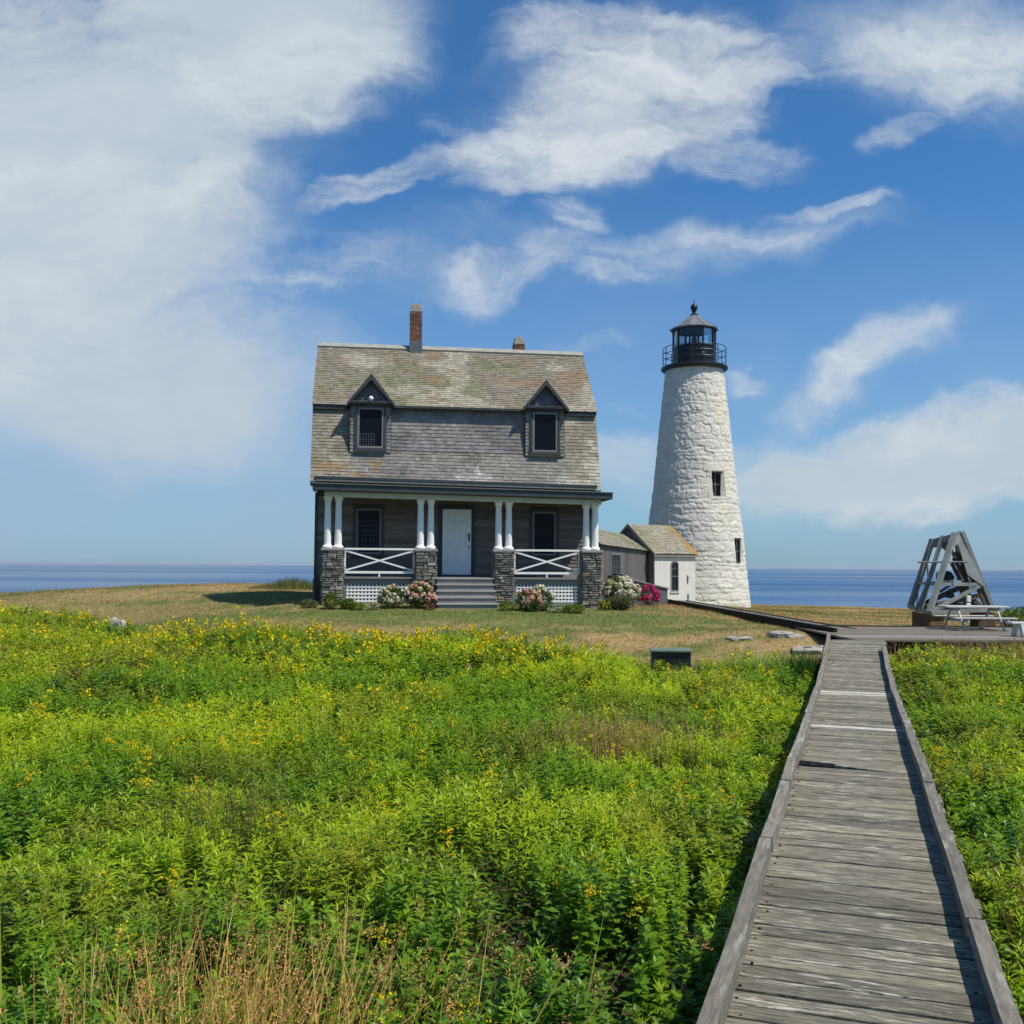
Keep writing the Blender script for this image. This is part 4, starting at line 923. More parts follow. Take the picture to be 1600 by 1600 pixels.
for X in (.22, 1.7, 3.0):
    for sy in (-1, 1): mb = MB(); mb.bar((X, .1 * sy, zt - .05), (X, .22 * sy, 0), .06, .12); mb.build('leg', M['paleleg'], b)
# rocks
def rock(cx, cy, sx, sy, sz, label, rz=0, seed=1, zoff=0):
    n = 40; m = 20; rs = np.random.default_rng(seed); th = np.linspace(0, 2 * np.pi, n, endpoint=False); phi = np.linspace(.02, np.pi - .02, m)
    T, Pp = np.meshgrid(th, phi); x = np.sin(Pp) * np.cos(T); y = np.sin(Pp) * np.sin(T); z = np.cos(Pp)
    e = .38; sg = lambda q: np.sign(q) * np.abs(q) ** e
    X, Y, Zz = sg(x), sg(y), sg(z); nn = 1 + (fbm(x * 1.5 + 3 + seed, y * 1.5 + z, seed, 4) - .5) * .55
    V = np.stack([X * sx * nn, Y * sy * nn, Zz * sz * (1 + (fbm(x * 2 + 7, y * 2 + seed, seed + 5, 3) - .5) * .5)], -1).reshape(-1, 3)
    i = np.arange(n * m).reshape(m, n); j = np.roll(i, -1, 1); Q = np.stack([i[:-1], i[1:], j[1:], j[:-1]], -1).reshape(-1, 4)
    o = npquads('rock', V, Q, None, M['rock'], smooth=True); o.location = (cx, cy, g1(cx, cy) + zoff); o.rotation_euler = (.03, -.04, rz); tag(o, label, 'rock', 'stones lying in the lawn')
for px, py, Y, sx, sy, sz, lb, rz, sd in ((1221, 979, 24.6, .27, .3, .1, 'small pale granite block lying beside the dark path board', .2, 3), (1262, 1001, 22.9, .36, .42, .09, 'larger flat pale granite slab in the lawn beside the boardwalk', -.3, 5), (1290, 1000, 22.9, .17, .35, .1, 'narrow pale granite slab touching the boardwalk kerb', .1, 8), (1155, 991, 24.6, .3, .25, .045, 'flat grey stone almost buried in the dry lawn', .3, 11), (1240, 986, 24.4, .2, .2, .05, 'tiny half-buried stone between the granite block and the slabs', 0, 14)):
    p = at(px, py, Y); rock(p.x, Y, sx, sy, sz, lb, rz, sd)
p = at(172, 963, 27.5); rock(p.x - .08, 27.9, .15, .13, .27, 'white stone at the edge of the goldenrod on the left', .5, 21, .05); rock(p.x + .17, 27.8, .14, .12, .18, 'smaller white stone touching the taller one at the left meadow edge', -.4, 24, .05)
# utility box
p0 = at(1050, 1015, 20.6); gz0 = g1(p0.x, 20.8)
ub = empty('utility_box', (p0.x, 20.8, gz0), math.radians(-6), 'low dark green cabinet with a pale lid half hidden in the goldenrod', 'utility box')
hb_ = p0.z - gz0; mb = MB(); mb.box(-.40, .40, -.3, .3, -.05, hb_ - .05); mb.build('cabinet', M['greenbox'], ub, bevel=.01)
mb = MB(); mb.box(-.44, .44, -.34, .34, hb_ - .048, hb_); mb.build('lid', M['greenlid'], ub, bevel=.01)
mb = MB()
for k in range(5): mb.box(-.30 + k * .1, -.25 + k * .1, -.306, -.301, .1, hb_ - .14)
mb.build('vent_slots', M['dark'], ub)
# ---------------------------------------------------------------- vegetation
class Leaves:
    """collects leaf-shaped faces (5 vertices, 2 quads each) and writes ONE mesh"""
    def __init__(s): s.V = []; s.C = []
    def add(s, P, D, U, L, W, C, droop=.25, fold=.22):
        # P base (n,3), D direction, U side-up vector, L length, W width
        D = D / np.linalg.norm(D, axis=1, keepdims=True); Sd = np.cross(D, U); Sd /= np.maximum(np.linalg.norm(Sd, axis=1, keepdims=True), 1e-6); Nn = np.cross(Sd, D)
        L = np.broadcast_to(np.asarray(L, float).reshape(-1, 1), (len(P), 1)); W = np.broadcast_to(np.asarray(W, float).reshape(-1, 1), (len(P), 1))
        b = P; mid = P + D * L * .45; t = P + D * L - Nn * L * droop; c = mid - Nn * W * fold
        l = mid + Sd * W * .5; r = mid - Sd * W * .5
        s.V.append(np.stack([b, l, t, r, c], 1)); s.C.append(C)
    def build(s, name, m, parent=None, loc=None):
        V = np.concatenate(s.V); C = np.concatenate(s.C); n = len(V); base = np.arange(n)[:, None] * 5
        Q = np.concatenate([base + np.array([[0, 3, 2, 4]]), base + np.array([[0, 4, 2, 1]])], 1).reshape(-1, 4)
        V = V.reshape(-1, 3)
        if loc is not None: V = V - np.array(loc)
        return npquads(name, V, Q, np.repeat(C, 2, 0), m, parent, loc=loc if parent is None else None)
def unit(n): 
    v = RNG.normal(size=(n, 3)); return v / np.linalg.norm(v, axis=1, keepdims=True)
UPV = np.array([0, 0, 1.])
def hgt(x, y):
    h = .48 + .34 * (fbm(x * .45, y * .45, 201, 3) - .5) + .38 * (fbm(x * 1.7, y * 1.7, 205, 3) - .5)
    near = sstep(bound(x) - 3., bound(x), y); h = h * (1 - .12 * near)
    dw = np.abs(x - walkx(y)) - .66; h = h * (.62 + .38 * sstep(0, .8, dw))
    h = h * (1 - .38 * sstep(1.6, .9, np.abs(x - 3.3)) * sstep(15.5, 17.5, y))
    return np.clip(h, .14, .9)
LF = Leaves(); STV = []; STC = []; FL = Leaves()
def scatter(y0, y1, dens, wm=1.13, side=1.6):
    A = (y1 - y0) * 2 * (.54 * wm * y1 + side); n = int(A * dens)
    y = RNG.uniform(y0, y1, n); hw_ = .54 * wm * y1 + side; x = RNG.uniform(-hw_, hw_, n)
    k = (np.abs(x) < .54 * wm * np.maximum(y, 0) + side) & in_meadow(x, y); return x[k], y[k]
bright = np.array([.43, .60, .022]); mid = np.array([.15, .33, .022]); deep = np.array([.045, .15, .02]); olive = np.array([.26, .28, .04]); brown = np.array([.17, .095, .04])
def patchcol(x, y, r):
    a = fbm(x * .5, y * .5, 221, 3); b = fbm(x * .9 + 30, y * .9, 225, 3); c = fbm(x * .33 + 70, y * .5, 229, 3)
    k = np.clip(sstep(.36, .64, a) * .7 + r * .38, 0, 1)[:, None]
    C = mid * (1 - k) + bright * k
    ol = sstep(.56, .68, b)[:, None] * .55; C = C * (1 - ol) + olive * ol
    far = (sstep(14, 20, y) * sstep(.45, .6, c) * ((x > walkx(y)) * .9 + (x < -4) * .35))[:, None]; C = C * (1 - far) + (olive * .55 + brown * .45) * far
    return C
tot = 0
for (y0, y1, dens, nl, ll, lw) in ((1.6, 4.5, 95, 50, .082, .0175), (4.5, 7.5, 92, 42, .083, .0185), (7.5, 12, 70, 30, .090, .022), (12, 18, 52, 22, .10, .029), (18, 25, 42, 16, .12, .037), (25, 32, 32, 12, .13, .042)):
    x, y = scatter(y0, y1, dens)
    gap = fbm(x * .9 + 11, y * .9, 241, 4); keep = gap > (.315 + .03 * RNG.random(len(x))); x, y = x[keep], y[keep]; n = len(x)
    if not n: continue
    z = ground(x, y); h = hgt(x, y) * RNG.uniform(.78, 1.22, n); lean = RNG.normal(0, .10, (n, 2)); rnd = RNG.random(n); pc = patchcol(x, y, rnd)
    broad = sstep(.55, .68, fbm(x * .7 + 50, y * .7, 251, 3)) * (RNG.random(n) < .7); broad = np.maximum(broad, (np.abs(x - walkx(y)) < 1.3) * (RNG.random(n) < .45))
    t = np.linspace(.28, 1., nl); a = np.arange(nl) * 2.4
    T = np.repeat(t[None], n, 0) + RNG.uniform(-.02, .02, (n, nl)); A = a[None] + RNG.uniform(0, 6.28, (n, 1)) + RNG.uniform(-.3, .3, (n, nl))
    P = np.stack([x[:, None] + lean[:, :1] * T * h[:, None], y[:, None] + lean[:, 1:] * T * h[:, None], z[:, None] + T * h[:, None]], -1)
    el = np.interp(T, [.3, .8, 1.0], [.0, .35, .95]) + RNG.normal(0, .22, T.shape)
    D = np.stack([np.cos(A) * np.cos(el), np.sin(A) * np.cos(el), np.sin(el)], -1)
    sz = np.interp(T, [.28, .6, .85, 1.], [.9, 1.15, .95, .55]) * RNG.uniform(.75, 1.3, T.shape)
    Lh = (ll * sz * (1 - .25 * broad[:, None])).ravel(); Wd_ = (lw * sz * (1 + 1.3 * broad[:, None])).ravel()
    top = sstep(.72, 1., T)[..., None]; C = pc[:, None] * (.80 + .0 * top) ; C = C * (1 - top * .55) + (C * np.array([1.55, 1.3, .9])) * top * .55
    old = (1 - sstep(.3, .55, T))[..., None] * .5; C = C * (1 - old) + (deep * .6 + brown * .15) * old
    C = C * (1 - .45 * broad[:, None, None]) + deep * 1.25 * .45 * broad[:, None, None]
    C = C * RNG.uniform(.78, 1.25, (n, nl, 1))
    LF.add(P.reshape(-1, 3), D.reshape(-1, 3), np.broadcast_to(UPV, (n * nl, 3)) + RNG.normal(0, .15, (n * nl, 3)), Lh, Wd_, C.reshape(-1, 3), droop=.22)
    tot += n * nl
    # stems as slender leaves
    LF.add(np.stack([x, y, z], 1), np.stack([lean[:, 0], lean[:, 1], np.ones(n)], 1), np.stack([RNG.normal(size=n), RNG.normal(size=n), np.zeros(n)], 1), h, .010 + .0008 * y, np.tile(np.array([.07, .10, .025]), (n, 1)) * RNG.uniform(.7, 1.4, (n, 1)), droop=0, fold=0)
    # flower plumes
    fz = fbm(x * .8 + 5, y * .8, 261, 3); edge = sstep(bound(x) - 5.5, bound(x) - 1, y) * (x < walkx(y)) * sstep(-9.5, -7, x) * sstep(5, 1, x)
    pf = .020 + .34 * edge * sstep(.30, .52, fz) + .04 * sstep(.6, .7, fz)
    fl = (RNG.random(n) < pf * (1.0 if y0 > 7 else .55)) & (h > .38)
    fx, fy, fzz, fh = x[fl] + lean[fl, 0] * h[fl], y[fl] + lean[fl, 1] * h[fl], z[fl] + h[fl], h[fl]; m_ = len(fx)
    if m_:
        far = y0 >= 12; nb, nf = (4, 3) if y0 >= 18 else ((5, 4) if far else (8, 13)); fs = {1.6: .009, 4.5: .010, 7.5: .014, 12: .028, 18: .042, 25: .05}[y0]
        ba = RNG.uniform(0, 6.28, (m_, nb, 1)); tt = np.linspace(.15, 1, nf)[None, None]; bl_ = RNG.uniform(.04, .12, (m_, nb, 1)); zb = RNG.uniform(-.10, .09, (m_, nb, 1)); bl_ = bl_ * (1 - zb * 5).clip(.3, 1.3)
        px_ = fx[:, None, None] + np.cos(ba) * bl_ * tt; py_ = fy[:, None, None] + np.sin(ba) * bl_ * tt; pz_ = fzz[:, None, None] + zb + bl_ * (1.1 * tt - .75 * tt ** 2) + .02
        Pf = np.stack([px_, py_, pz_], -1).reshape(-1, 3); k = len(Pf); ripe = np.repeat(np.clip(RNG.normal(.55 + .25 * sstep(15, 22, fy), .3, m_), 0, 1), nb * nf)[:, None]
        Cf = np.array([.48, .50, .03]) * (1 - ripe) + np.array([.80, .56, .012]) * ripe; Cf = Cf * RNG.uniform(.75, 1.2, (k, 1))
        FL.add(Pf, unit(k) + np.array([0, 0, .7]), unit(k), fs * 1.5, fs, Cf, droop=.1)
# undergrowth
for (y0, y1, dens, ll) in ((1.6, 8, 700, .07), (8, 16, 170, .12), (16, 31, 60, .17)):
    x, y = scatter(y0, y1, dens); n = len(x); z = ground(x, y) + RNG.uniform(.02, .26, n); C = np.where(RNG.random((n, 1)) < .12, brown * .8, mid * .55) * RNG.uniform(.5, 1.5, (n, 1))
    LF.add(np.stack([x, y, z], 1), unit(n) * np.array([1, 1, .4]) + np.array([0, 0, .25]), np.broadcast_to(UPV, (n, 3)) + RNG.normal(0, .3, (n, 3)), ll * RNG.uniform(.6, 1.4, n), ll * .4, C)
tag(LF.build('goldenrod_meadow', M['leaf']), 'dense bright green meadow of leafy goldenrod stems filling the foreground', kind='stuff')
tag(FL.build('goldenrod_flowers', M['petal']), 'yellow goldenrod plumes scattered over the green meadow', kind='stuff')
# lawn blades
GL = Leaves(); n = 300000
x = RNG.uniform(-26, 22, n); y = RNG.uniform(19, 52, n); k = (~in_meadow(x, y)) & (np.abs(x) < .6 * y) & (RNG.random(n) < np.clip(30 / y, 0, 1) ** 1.0)
th = math.radians(8); uu = (x + 1.65) * math.cos(th) + (y - 30.63) * math.sin(th); vv = -(x + 1.65) * math.sin(th) + (y - 30.63) * math.cos(th)
k &= ~((np.abs(uu) < 4.6) & (vv > -.7) & (vv < 5.7)); k &= ~((x > 7.3) & (y > 21.2) & (y < 26.3)); k &= ((x - LX) ** 2 + (y - LY) ** 2 > 6.2); k &= ~((x > walkx(y) - .75) & (y < 21.5) & (x < walkx(y) + .75))
k &= ~((np.abs(uu - .15) < .95) & (vv > -2) & (vv < 0))
tt_ = (y - A0.y) / (A1.y - A0.y); pxl = A0.x + (A1.x - A0.x) * tt_; k &= ~((x > pxl - .03) & (x < pxl + 1.25) & (y < 40) & (y > 23))
x, y = x[k], y[k]; n = len(x); z = ground(x, y); C = lawncol(x, y) * RNG.uniform(.6, 1.7, (n, 1)); hh = RNG.uniform(.03, .085, n) * (.7 + .9 * fbm(x * .8, y * .8, 303, 3)) * (1 + .0 * x)
eg = sstep(bound(x) + 1.2, bound(x) + .1, y) * (x < walkx(y)); hh = hh * (1 + 2.2 * eg)
GL.add(np.stack([x, y, z - .005], 1), np.stack([RNG.normal(0, .5, n), RNG.normal(0, .5, n), np.ones(n)], 1), unit(n), hh, .012 + .0 * x, C, droop=.2)
# long grass on the cliff edge left of the house
n = 1500; p = at(455, 915, 38.5); x = p.x + RNG.normal(0, .9, n); y = 38.5 + RNG.normal(0, .5, n); z = ground(x, y)
GL.add(np.stack([x, y, z], 1), np.stack([RNG.normal(0, .22, n), RNG.normal(0, .22, n), np.ones(n)], 1), unit(n), RNG.uniform(.15, .5, n) * np.exp(-((x - p.x) / 1.1) ** 2) + .05, .02, np.array([.13, .16, .05]) * RNG.uniform(.6, 1.4, (n, 1)), droop=.3)
tag(GL.build('lawn_grass', M['grass']), 'short mown grass, part green and part dry, around the house', kind='stuff')
# rushes and dry grass
def rushes(cx, cy, rx, ry, n, h0, h1, cols, label, seedn=10, lean=(0, 0), wid=.006, seedc=(.56, .31, .12), name='dry_grass', ls=.16, sd=.05):
    R_ = Leaves(); x = cx + RNG.normal(0, rx, n); y = cy + RNG.normal(0, ry, n); kk = in_meadow(x, y); x, y = x[kk], y[kk]; n = len(x); z = ground(x, y); hh = RNG.uniform(h0, h1, n)
    dx = RNG.normal(lean[0], ls, n); dy = RNG.normal(lean[1], ls, n); C = np.array(cols)[RNG.integers(0, len(cols), n)] * RNG.uniform(.75, 1.25, (n, 1))
    D = np.stack([dx, dy, np.ones(n)], 1); R_.add(np.stack([x, y, z], 1), D, unit(n), hh, wid, C, droop=.12, fold=.1)
    f = RNG.random(n) < .62; Dn = D[f] / np.linalg.norm(D[f], axis=1, keepdims=True); tip = np.stack([x, y, z], 1)[f] + Dn * (hh[f] * .80)[:, None] ; m_ = len(tip)
    if m_ and seedn:
        P = (tip[:, None] + unit(m_ * seedn).reshape(m_, seedn, 3) * np.array([sd * .6, sd * .6, sd]) * RNG.uniform(.3, 1.3, (m_, seedn, 1))).reshape(-1, 3); k = len(P)
        R_.add(P, unit(k) + np.array([.2, 0, .8]), unit(k), .014 * (1 + cy * .04), .0034 * (1 + cy * .14), np.array(seedc) * RNG.uniform(.6, 1.5, (k, 1)), droop=.15)
    tag(R_.build(name, M['grass']), label, kind='stuff')
tan = [(.58, .38, .13), (.50, .46, .08), (.38, .44, .06), (.60, .35, .15)]
rushes(-1.3, 4.1, .36, .42, 520, .58, .93, tan, 'clump of tall rusty-headed grass in the lower left foreground', 22, (.12, 0), ls=.26, wid=.009, sd=.04)
rushes(-.85, 4.5, .55, .3, 120, .6, .9, tan, 'thin scatter of leaning straw stems right of the rusty grass clump', 26, (.35, 0), ls=.2)
rushes(-2.15, 7.6, .30, .35, 260, .6, .92, [(.10, .13, .035), (.13, .14, .04), (.16, .11, .05)], 'upright dark rushes in the left middle of the meadow', 8, seedc=(.15, .09, .045))
rushes(1.25, 11.4, .5, .45, 620, .55, .82, [(.38, .29, .12), (.40, .24, .12), (.30, .31, .07)], 'reddish dry grass in the middle of the meadow', 8, wid=.009, seedc=(.45, .26, .13))
rushes(3.05, 5.55, .18, .5, 110, .6, .95, [(.18, .20, .05), (.24, .20, .07)], 'tall straw-green stems beside the right kerb of the boardwalk', 8, (-.05, 0))
rushes(13.8, 20.4, 3.0, .6, 5200, .48, .78, [(.36, .27, .12), (.33, .21, .10), (.26, .27, .07)], 'brownish dry grass in front of the plank deck on the right', 5, wid=.016, seedc=(.40, .25, .12))
rushes(-8.8, 18.5, 2.2, 1.6, 1300, .35, .56, [(.25, .14, .07), (.18, .15, .06)], 'low brown stems among the green at the far left', 5, wid=.014, seedc=(.26, .14, .07))
# iris-like leaf clump by the boardwalk
R_ = Leaves(); p = atz(1268, 1045, .12); n = 800; x = p.x + RNG.normal(-.02, .28, n); y = p.y + RNG.normal(0, .3, n); kk = in_meadow(x, y); x, y = x[kk], y[kk]; n = len(x)
R_.add(np.stack([x, y, ground(x, y)], 1), np.stack([RNG.normal(0, .25, n), RNG.normal(-.1, .25, n), np.ones(n)], 1), unit(n), RNG.uniform(.45, .85, n), .024, np.array([.05, .12, .02]) * RNG.uniform(.6, 1.5, (n, 1)), droop=.25)
tag(R_.build('sword_leaf_clump', M['grass'], loc=(float(p.x), float(p.y), g1(p.x, p.y))), 'dark sword-leaved clump against the left kerb at the far end of the boardwalk', 'plant')
# garden shrubs
def shrub(name, px, py, Y, rx, ry, rz, label, cat, fcols, nfl, leafc=(.045, .095, .02), fr=.075, nleaf=900, leaf=.085, part=True, topbias=.0, cone=False, dz=0.):
    p = at(px, py, Y); x0, y0 = p.x, Y; z0 = g1(x0, y0) + dz; root = empty(name, (x0, y0, z0), 0, label, cat, 'garden plants around the house' if rx < .7 else None)
    n = nleaf; L_ = Leaves(); u = unit(n); rr = RNG.uniform(.55, 1.02, (n, 1)) * (1 + .18 * (fbm(u[:, 0] * 2 + px, u[:, 2] * 2, 7, 3) - .5)[:, None] * 2)
    P = u * rr * np.array([rx, ry, rz]) + np.array([0, 0, rz * .85]); P = P[P[:, 2] > .0]; n = len(P); dirs = P / np.array([rx, ry, rz]) + unit(n) * .8
    L_.add(P, dirs, np.broadcast_to(UPV, (n, 3)) + unit(n) * .4, leaf * RNG.uniform(.6, 1.3, n), leaf * .5, np.array(leafc) * RNG.uniform(.55, 1.6, (n, 1)), droop=.3)
    L_.build('foliage', M['leaf'], root)
    if nfl:
        L_ = Leaves(); cs = unit(nfl * 4); cs = cs[(cs[:, 2] > -.25 + topbias) & (cs[:, 1] < .5)][:nfl]; cen = cs * np.array([rx, ry, rz]) * RNG.uniform(.88, 1.08, (len(cs), 1)) + np.array([0, 0, rz * .85])
        cen = cen[cen[:, 2] > .03]; m_ = len(cen); npet = 30 if fr > .05 else 9; v = unit(m_ * npet).reshape(m_, npet, 3)
        fcol = np.array(fcols)[RNG.integers(0, len(fcols), m_)]; sz = RNG.uniform(.7, 1.25, (m_, 1, 1)) * fr
        P = cen[:, None] + v * sz; C = np.repeat(fcol[:, None], npet, 1) * RNG.uniform(.8, 1.15, (m_, npet, 1)); k = m_ * npet
        tang = np.cross(v, unit(k).reshape(m_, npet, 3)).reshape(-1, 3)
        L_.add((P.reshape(-1, 3) - tang * .02), tang, v.reshape(-1, 3), fr * .75, fr * .75, C.reshape(-1, 3), droop=.1)
        L_.build('blossoms', M['petal'], root)
    return root
W_ = (.72, .70, .62); PK = (.62, .26, .24); PP = (.68, .42, .36); MG = (.52, .03, .17); YL = (.65, .42, .03); CR = (.62, .60, .38)
shrub('hydrangea', 655, 948, 29.0, .44, .35, .40, 'dark-leaved hydrangea with salmon pink heads beside the left of the steps', 'shrub', [PP, PK, PP, CR], 38, nleaf=1300)
shrub('hydrangea', 612, 948, 29.0, .38, .30, .33, 'pale creamy hydrangea in front of the left lattice panel', 'shrub', [CR, W_, PP, CR], 26, nleaf=1000)
shrub('rose_bush', 672, 952, 28.7, .14, .12, .10, 'tiny bush of deep red flowers at the left foot of the steps', 'flower bush', [(.45, .03, .06), MG], 10, nleaf=200, fr=.045, leaf=.05)
shrub('hydrangea', 825, 953, 29.0, .36, .3, .33, 'salmon pink hydrangea to the right of the steps', 'shrub', [PK, PP, PK], 24, nleaf=1000)
shrub('hydrangea', 846, 952, 29.3, .34, .28, .38, 'white hydrangea against the right lattice panel', 'shrub', [W_, W_, CR], 24, nleaf=1000, topbias=.2)
shrub('lady_mantle', 792, 953, 28.8, .24, .2, .14, 'low green-yellow leafy plant at the right foot of the steps', 'plant', [(.35, .36, .06)], 14, nleaf=500, fr=.03, leaf=.06, leafc=(.09, .15, .03))
shrub('daisy_clump', 867, 956, 28.9, .18, .15, .09, 'small mound of white flowers below the right lattice', 'flower', [W_], 14, nleaf=250, fr=.04, leaf=.05)
shrub('leafy_plant', 895, 956, 29.0, .38, .2, .13, 'low bright green plants in front of the right lattice edge', 'plant', [(.45, .42, .06), (.5, .45, .2)], 16, nleaf=800, fr=.03, leaf=.07, leafc=(.09, .17, .03))
shrub('daisy_clump', 583, 946, 28.6, .16, .13, .09, 'small mound of white flowers below the left lattice', 'flower', [W_], 14, nleaf=200, fr=.04, leaf=.05)
shrub('yellow_daylily', 517, 944, 28.6, .20, .18, .24, 'yellow flowering plant at the foot of the leftmost stone pier', 'flower', [YL, (.5, .42, .05)], 26, nleaf=500, fr=.03, leaf=.09, leafc=(.09, .15, .03))
shrub('leafy_plant', 543, 946, 28.7, .24, .18, .15, 'low green plant between the left pier and the white mound', 'plant', [(.45, .42, .06)], 8, nleaf=600, fr=.03, leaf=.08, leafc=(.07, .14, .03))
shrub('leafy_plant', 560, 947, 28.6, .2, .15, .1, 'low yellow-tipped plant beside the left white flower mound', 'plant', [YL], 10, nleaf=400, fr=.03, leaf=.06, leafc=(.09, .16, .03))
shrub('hosta', 484, 942, 28.9, .22, .2, .11, 'pale low plant at the left corner of the house', 'plant', [(.4, .38, .2)], 10, nleaf=400, fr=.03, leaf=.08, leafc=(.09, .13, .06))
shrub('hydrangea', 968, 944, 31.5, .60, .5, .50, 'large white hydrangea right of the rightmost stone pier', 'shrub', [W_, W_, CR], 75, nleaf=2000, topbias=.15)
shrub('hydrangea', 1013, 948, 33.5, .37, .32, .37, 'magenta hydrangea in front of the dark cellar hatch', 'shrub', [MG, (.58, .05, .2), (.4, .02, .13)], 60, nleaf=700, fr=.07)
shrub('lavender', 966, 957, 30.4, .36, .25, .20, 'grey-green feathery lavender bush below the white hydrangea', 'plant', [(.18, .17, .2)], 16, nleaf=1600, fr=.02, leaf=.11, leafc=(.11, .13, .10))
shrub('daylily', 944, 956, 30.0, .20, .15, .15, 'yellow flowers beside the lavender at the right pier', 'flower', [YL, (.6, .5, .1)], 22, nleaf=400, fr=.035, leaf=.07, leafc=(.09, .15, .03))
shrub('shoreline_bush', 1600, 985, 29.5, .75, .6, .38, 'green shoreline bush at the right edge behind the rail', 'shrub', [], 0, nleaf=2200, leaf=.09, leafc=(.06, .12, .025))
# ---------------------------------------------------------------- sky
SUN_AZ = math.radians(59)     # from -Y toward +X
SUN_EL = math.radians(58)
sd = Vector((math.sin(SUN_AZ) * math.cos(SUN_EL), -math.cos(SUN_AZ) * math.cos(SUN_EL), math.sin(SUN_EL)))
sl = bpy.data.lights.new('sun', 'SUN'); sl.energy = 4.7; sl.angle = math.radians(.5); sl.color = (1, .925, .79)
so = bpy.data.objects.new('sun', sl); COL.objects.link(so); so.rotation_euler = sd.to_track_quat('Z', 'Y').to_euler()
w = bpy.data.worlds.new('World'); S.world = w; w.use_nodes = True; nt = w.node_tree; N = nt.nodes; L = nt.links; N.clear()
wo = N.new('ShaderNodeOutputWorld'); bg = N.new('ShaderNodeBackground'); bg.inputs[1].default_value = .1; L.new(bg.outputs[0], wo.inputs[0])
sky = N.new('ShaderNodeTexSky'); sky.sky_type = 'NISHITA'; sky.sun_disc = False; sky.sun_elevation = SUN_EL
sky.sun_rotation = math.atan2(sd.x, sd.y); sky.air_density = 1.0; sky.dust_density = .6; sky.ozone_density = 2.2; sky.altitude = 20
def mth(op, a, b=None, c=None, clamp=False):
    n = N.new('ShaderNodeMath'); n.operation = op; n.use_clamp = clamp
    for i, q in enumerate((a, b, c)):
        if q is None: continue
        if isinstance(q, (int, float)): n.inputs[i].default_value = q
        else: L.new(q, n.inputs[i])
    return n.outputs[0]
def ss(x, lo, hi, a=0., b=1.):
    n = N.new('ShaderNodeMapRange'); n.interpolation_type = 'SMOOTHSTEP'; L.new(x, n.inputs[0]); n.inputs[1].default_value = lo; n.inputs[2].default_value = hi; n.inputs[3].default_value = a; n.inputs[4].default_value = b; return n.outputs[0]
tc = N.new('ShaderNodeTexCoord'); sp = N.new('ShaderNodeSeparateXYZ'); L.new(tc.outputs['Generated'], sp.inputs[0])
ay = mth('MAXIMUM', mth('ABSOLUTE', sp.outputs[1]), .08); U_ = mth('DIVIDE', sp.outputs[0], ay); V_ = mth('DIVIDE', sp.outputs[2], ay)
cb = N.new('ShaderNodeCombineXYZ'); L.new(U_, cb.inputs[0]); L.new(V_, cb.inputs[1])
def noise(vec, scale, detail=6, rough=.6, dist=0., rot=0., st=(1, 1, 1), loc=(0, 0, 0)):
    mp = N.new('ShaderNodeMapping'); mp.inputs['Rotation'].default_value = (0, 0, rot); mp.inputs['Scale'].default_value = st; mp.inputs['Location'].default_value = loc; L.new(vec, mp.inputs[0])
    n = N.new('ShaderNodeTexNoise'); n.inputs['Scale'].default_value = scale; n.inputs['Detail'].default_value = detail; n.inputs['Roughness'].default_value = rough; n.inputs['Distortion'].default_value = dist; L.new(mp.outputs[0], n.inputs['Vector']); return n
wn = noise(cb.outputs[0], 3.2, 5, .6)
wv = N.new('ShaderNodeVectorMath'); wv.operation = 'SUBTRACT'; L.new(wn.outputs['Color'], wv.inputs[0]); wv.inputs[1].default_value = (.5, .5, .5)
ws = N.new('ShaderNodeVectorMath'); ws.operation = 'SCALE'; L.new(wv.outputs[0], ws.inputs[0]); ws.inputs['Scale'].default_value = .20
wa_ = N.new('ShaderNodeVectorMath'); wa_.operation = 'ADD'; L.new(cb.outputs[0], wa_.inputs[0]); L.new(ws.outputs[0], wa_.inputs[1]); WV = wa_.outputs[0]
# cloud masses: (px, py, half width, half height, tilt deg up to the right, strength, softness)
CL = [(60, 380, 330, 380, -12, .55, .9), (400, 110, 260, 130, 10, .8, .8), (290, 320, 110, 70, 10, .8, .8), (480, 440, 200, 70, 15, .55, .9), (40, 60, 300, 200, 0, .55, .8),
      (1000, 130, 250, 130, 20, 1.05, .6), (870, 215, 250, 75, 12, .95, .6), (600, 275, 170, 38, 16, .80, .6), (1120, 220, 170, 60, -10, .75, .7), (950, 30, 200, 60, 0, .85, .7),
      (1500, 60, 330, 120, 5, .62, .9), (1395, 200, 95, 40, 18, .85, .7), (800, 425, 170, 60, 14, .70, .8), (900, 335, 90, 45, -30, .50, .8), (960, 437, 110, 24, 5, .6, .8),
      (1285, 335, 110, 24, 3, .75, .8), (1180, 382, 230, 24, 3, .5, .9), (1500, 660, 420, 50, 6, .72, .9), (1450, 790, 420, 40, 2, .6, .9), (1330, 575, 230, 50, 30, .62, .95), (1170, 565, 60, 22, 10, .6, .9), (680, 170, 90, 30, -20, .4, .9), (1200, 640, 260, 50, 20, .45, .95), (1060, 400, 420, 50, 8, .42, 1.), (760, 330, 120, 40, 40, .3, .95), (1000, 680, 180, 60, 10, .35, .9), (985, 627, 55, 20, -5, .55, .8), (930, 535, 110, 14, 14, .42, .9), (1560, 640, 200, 50, 0, .45, .9)]
acc = None
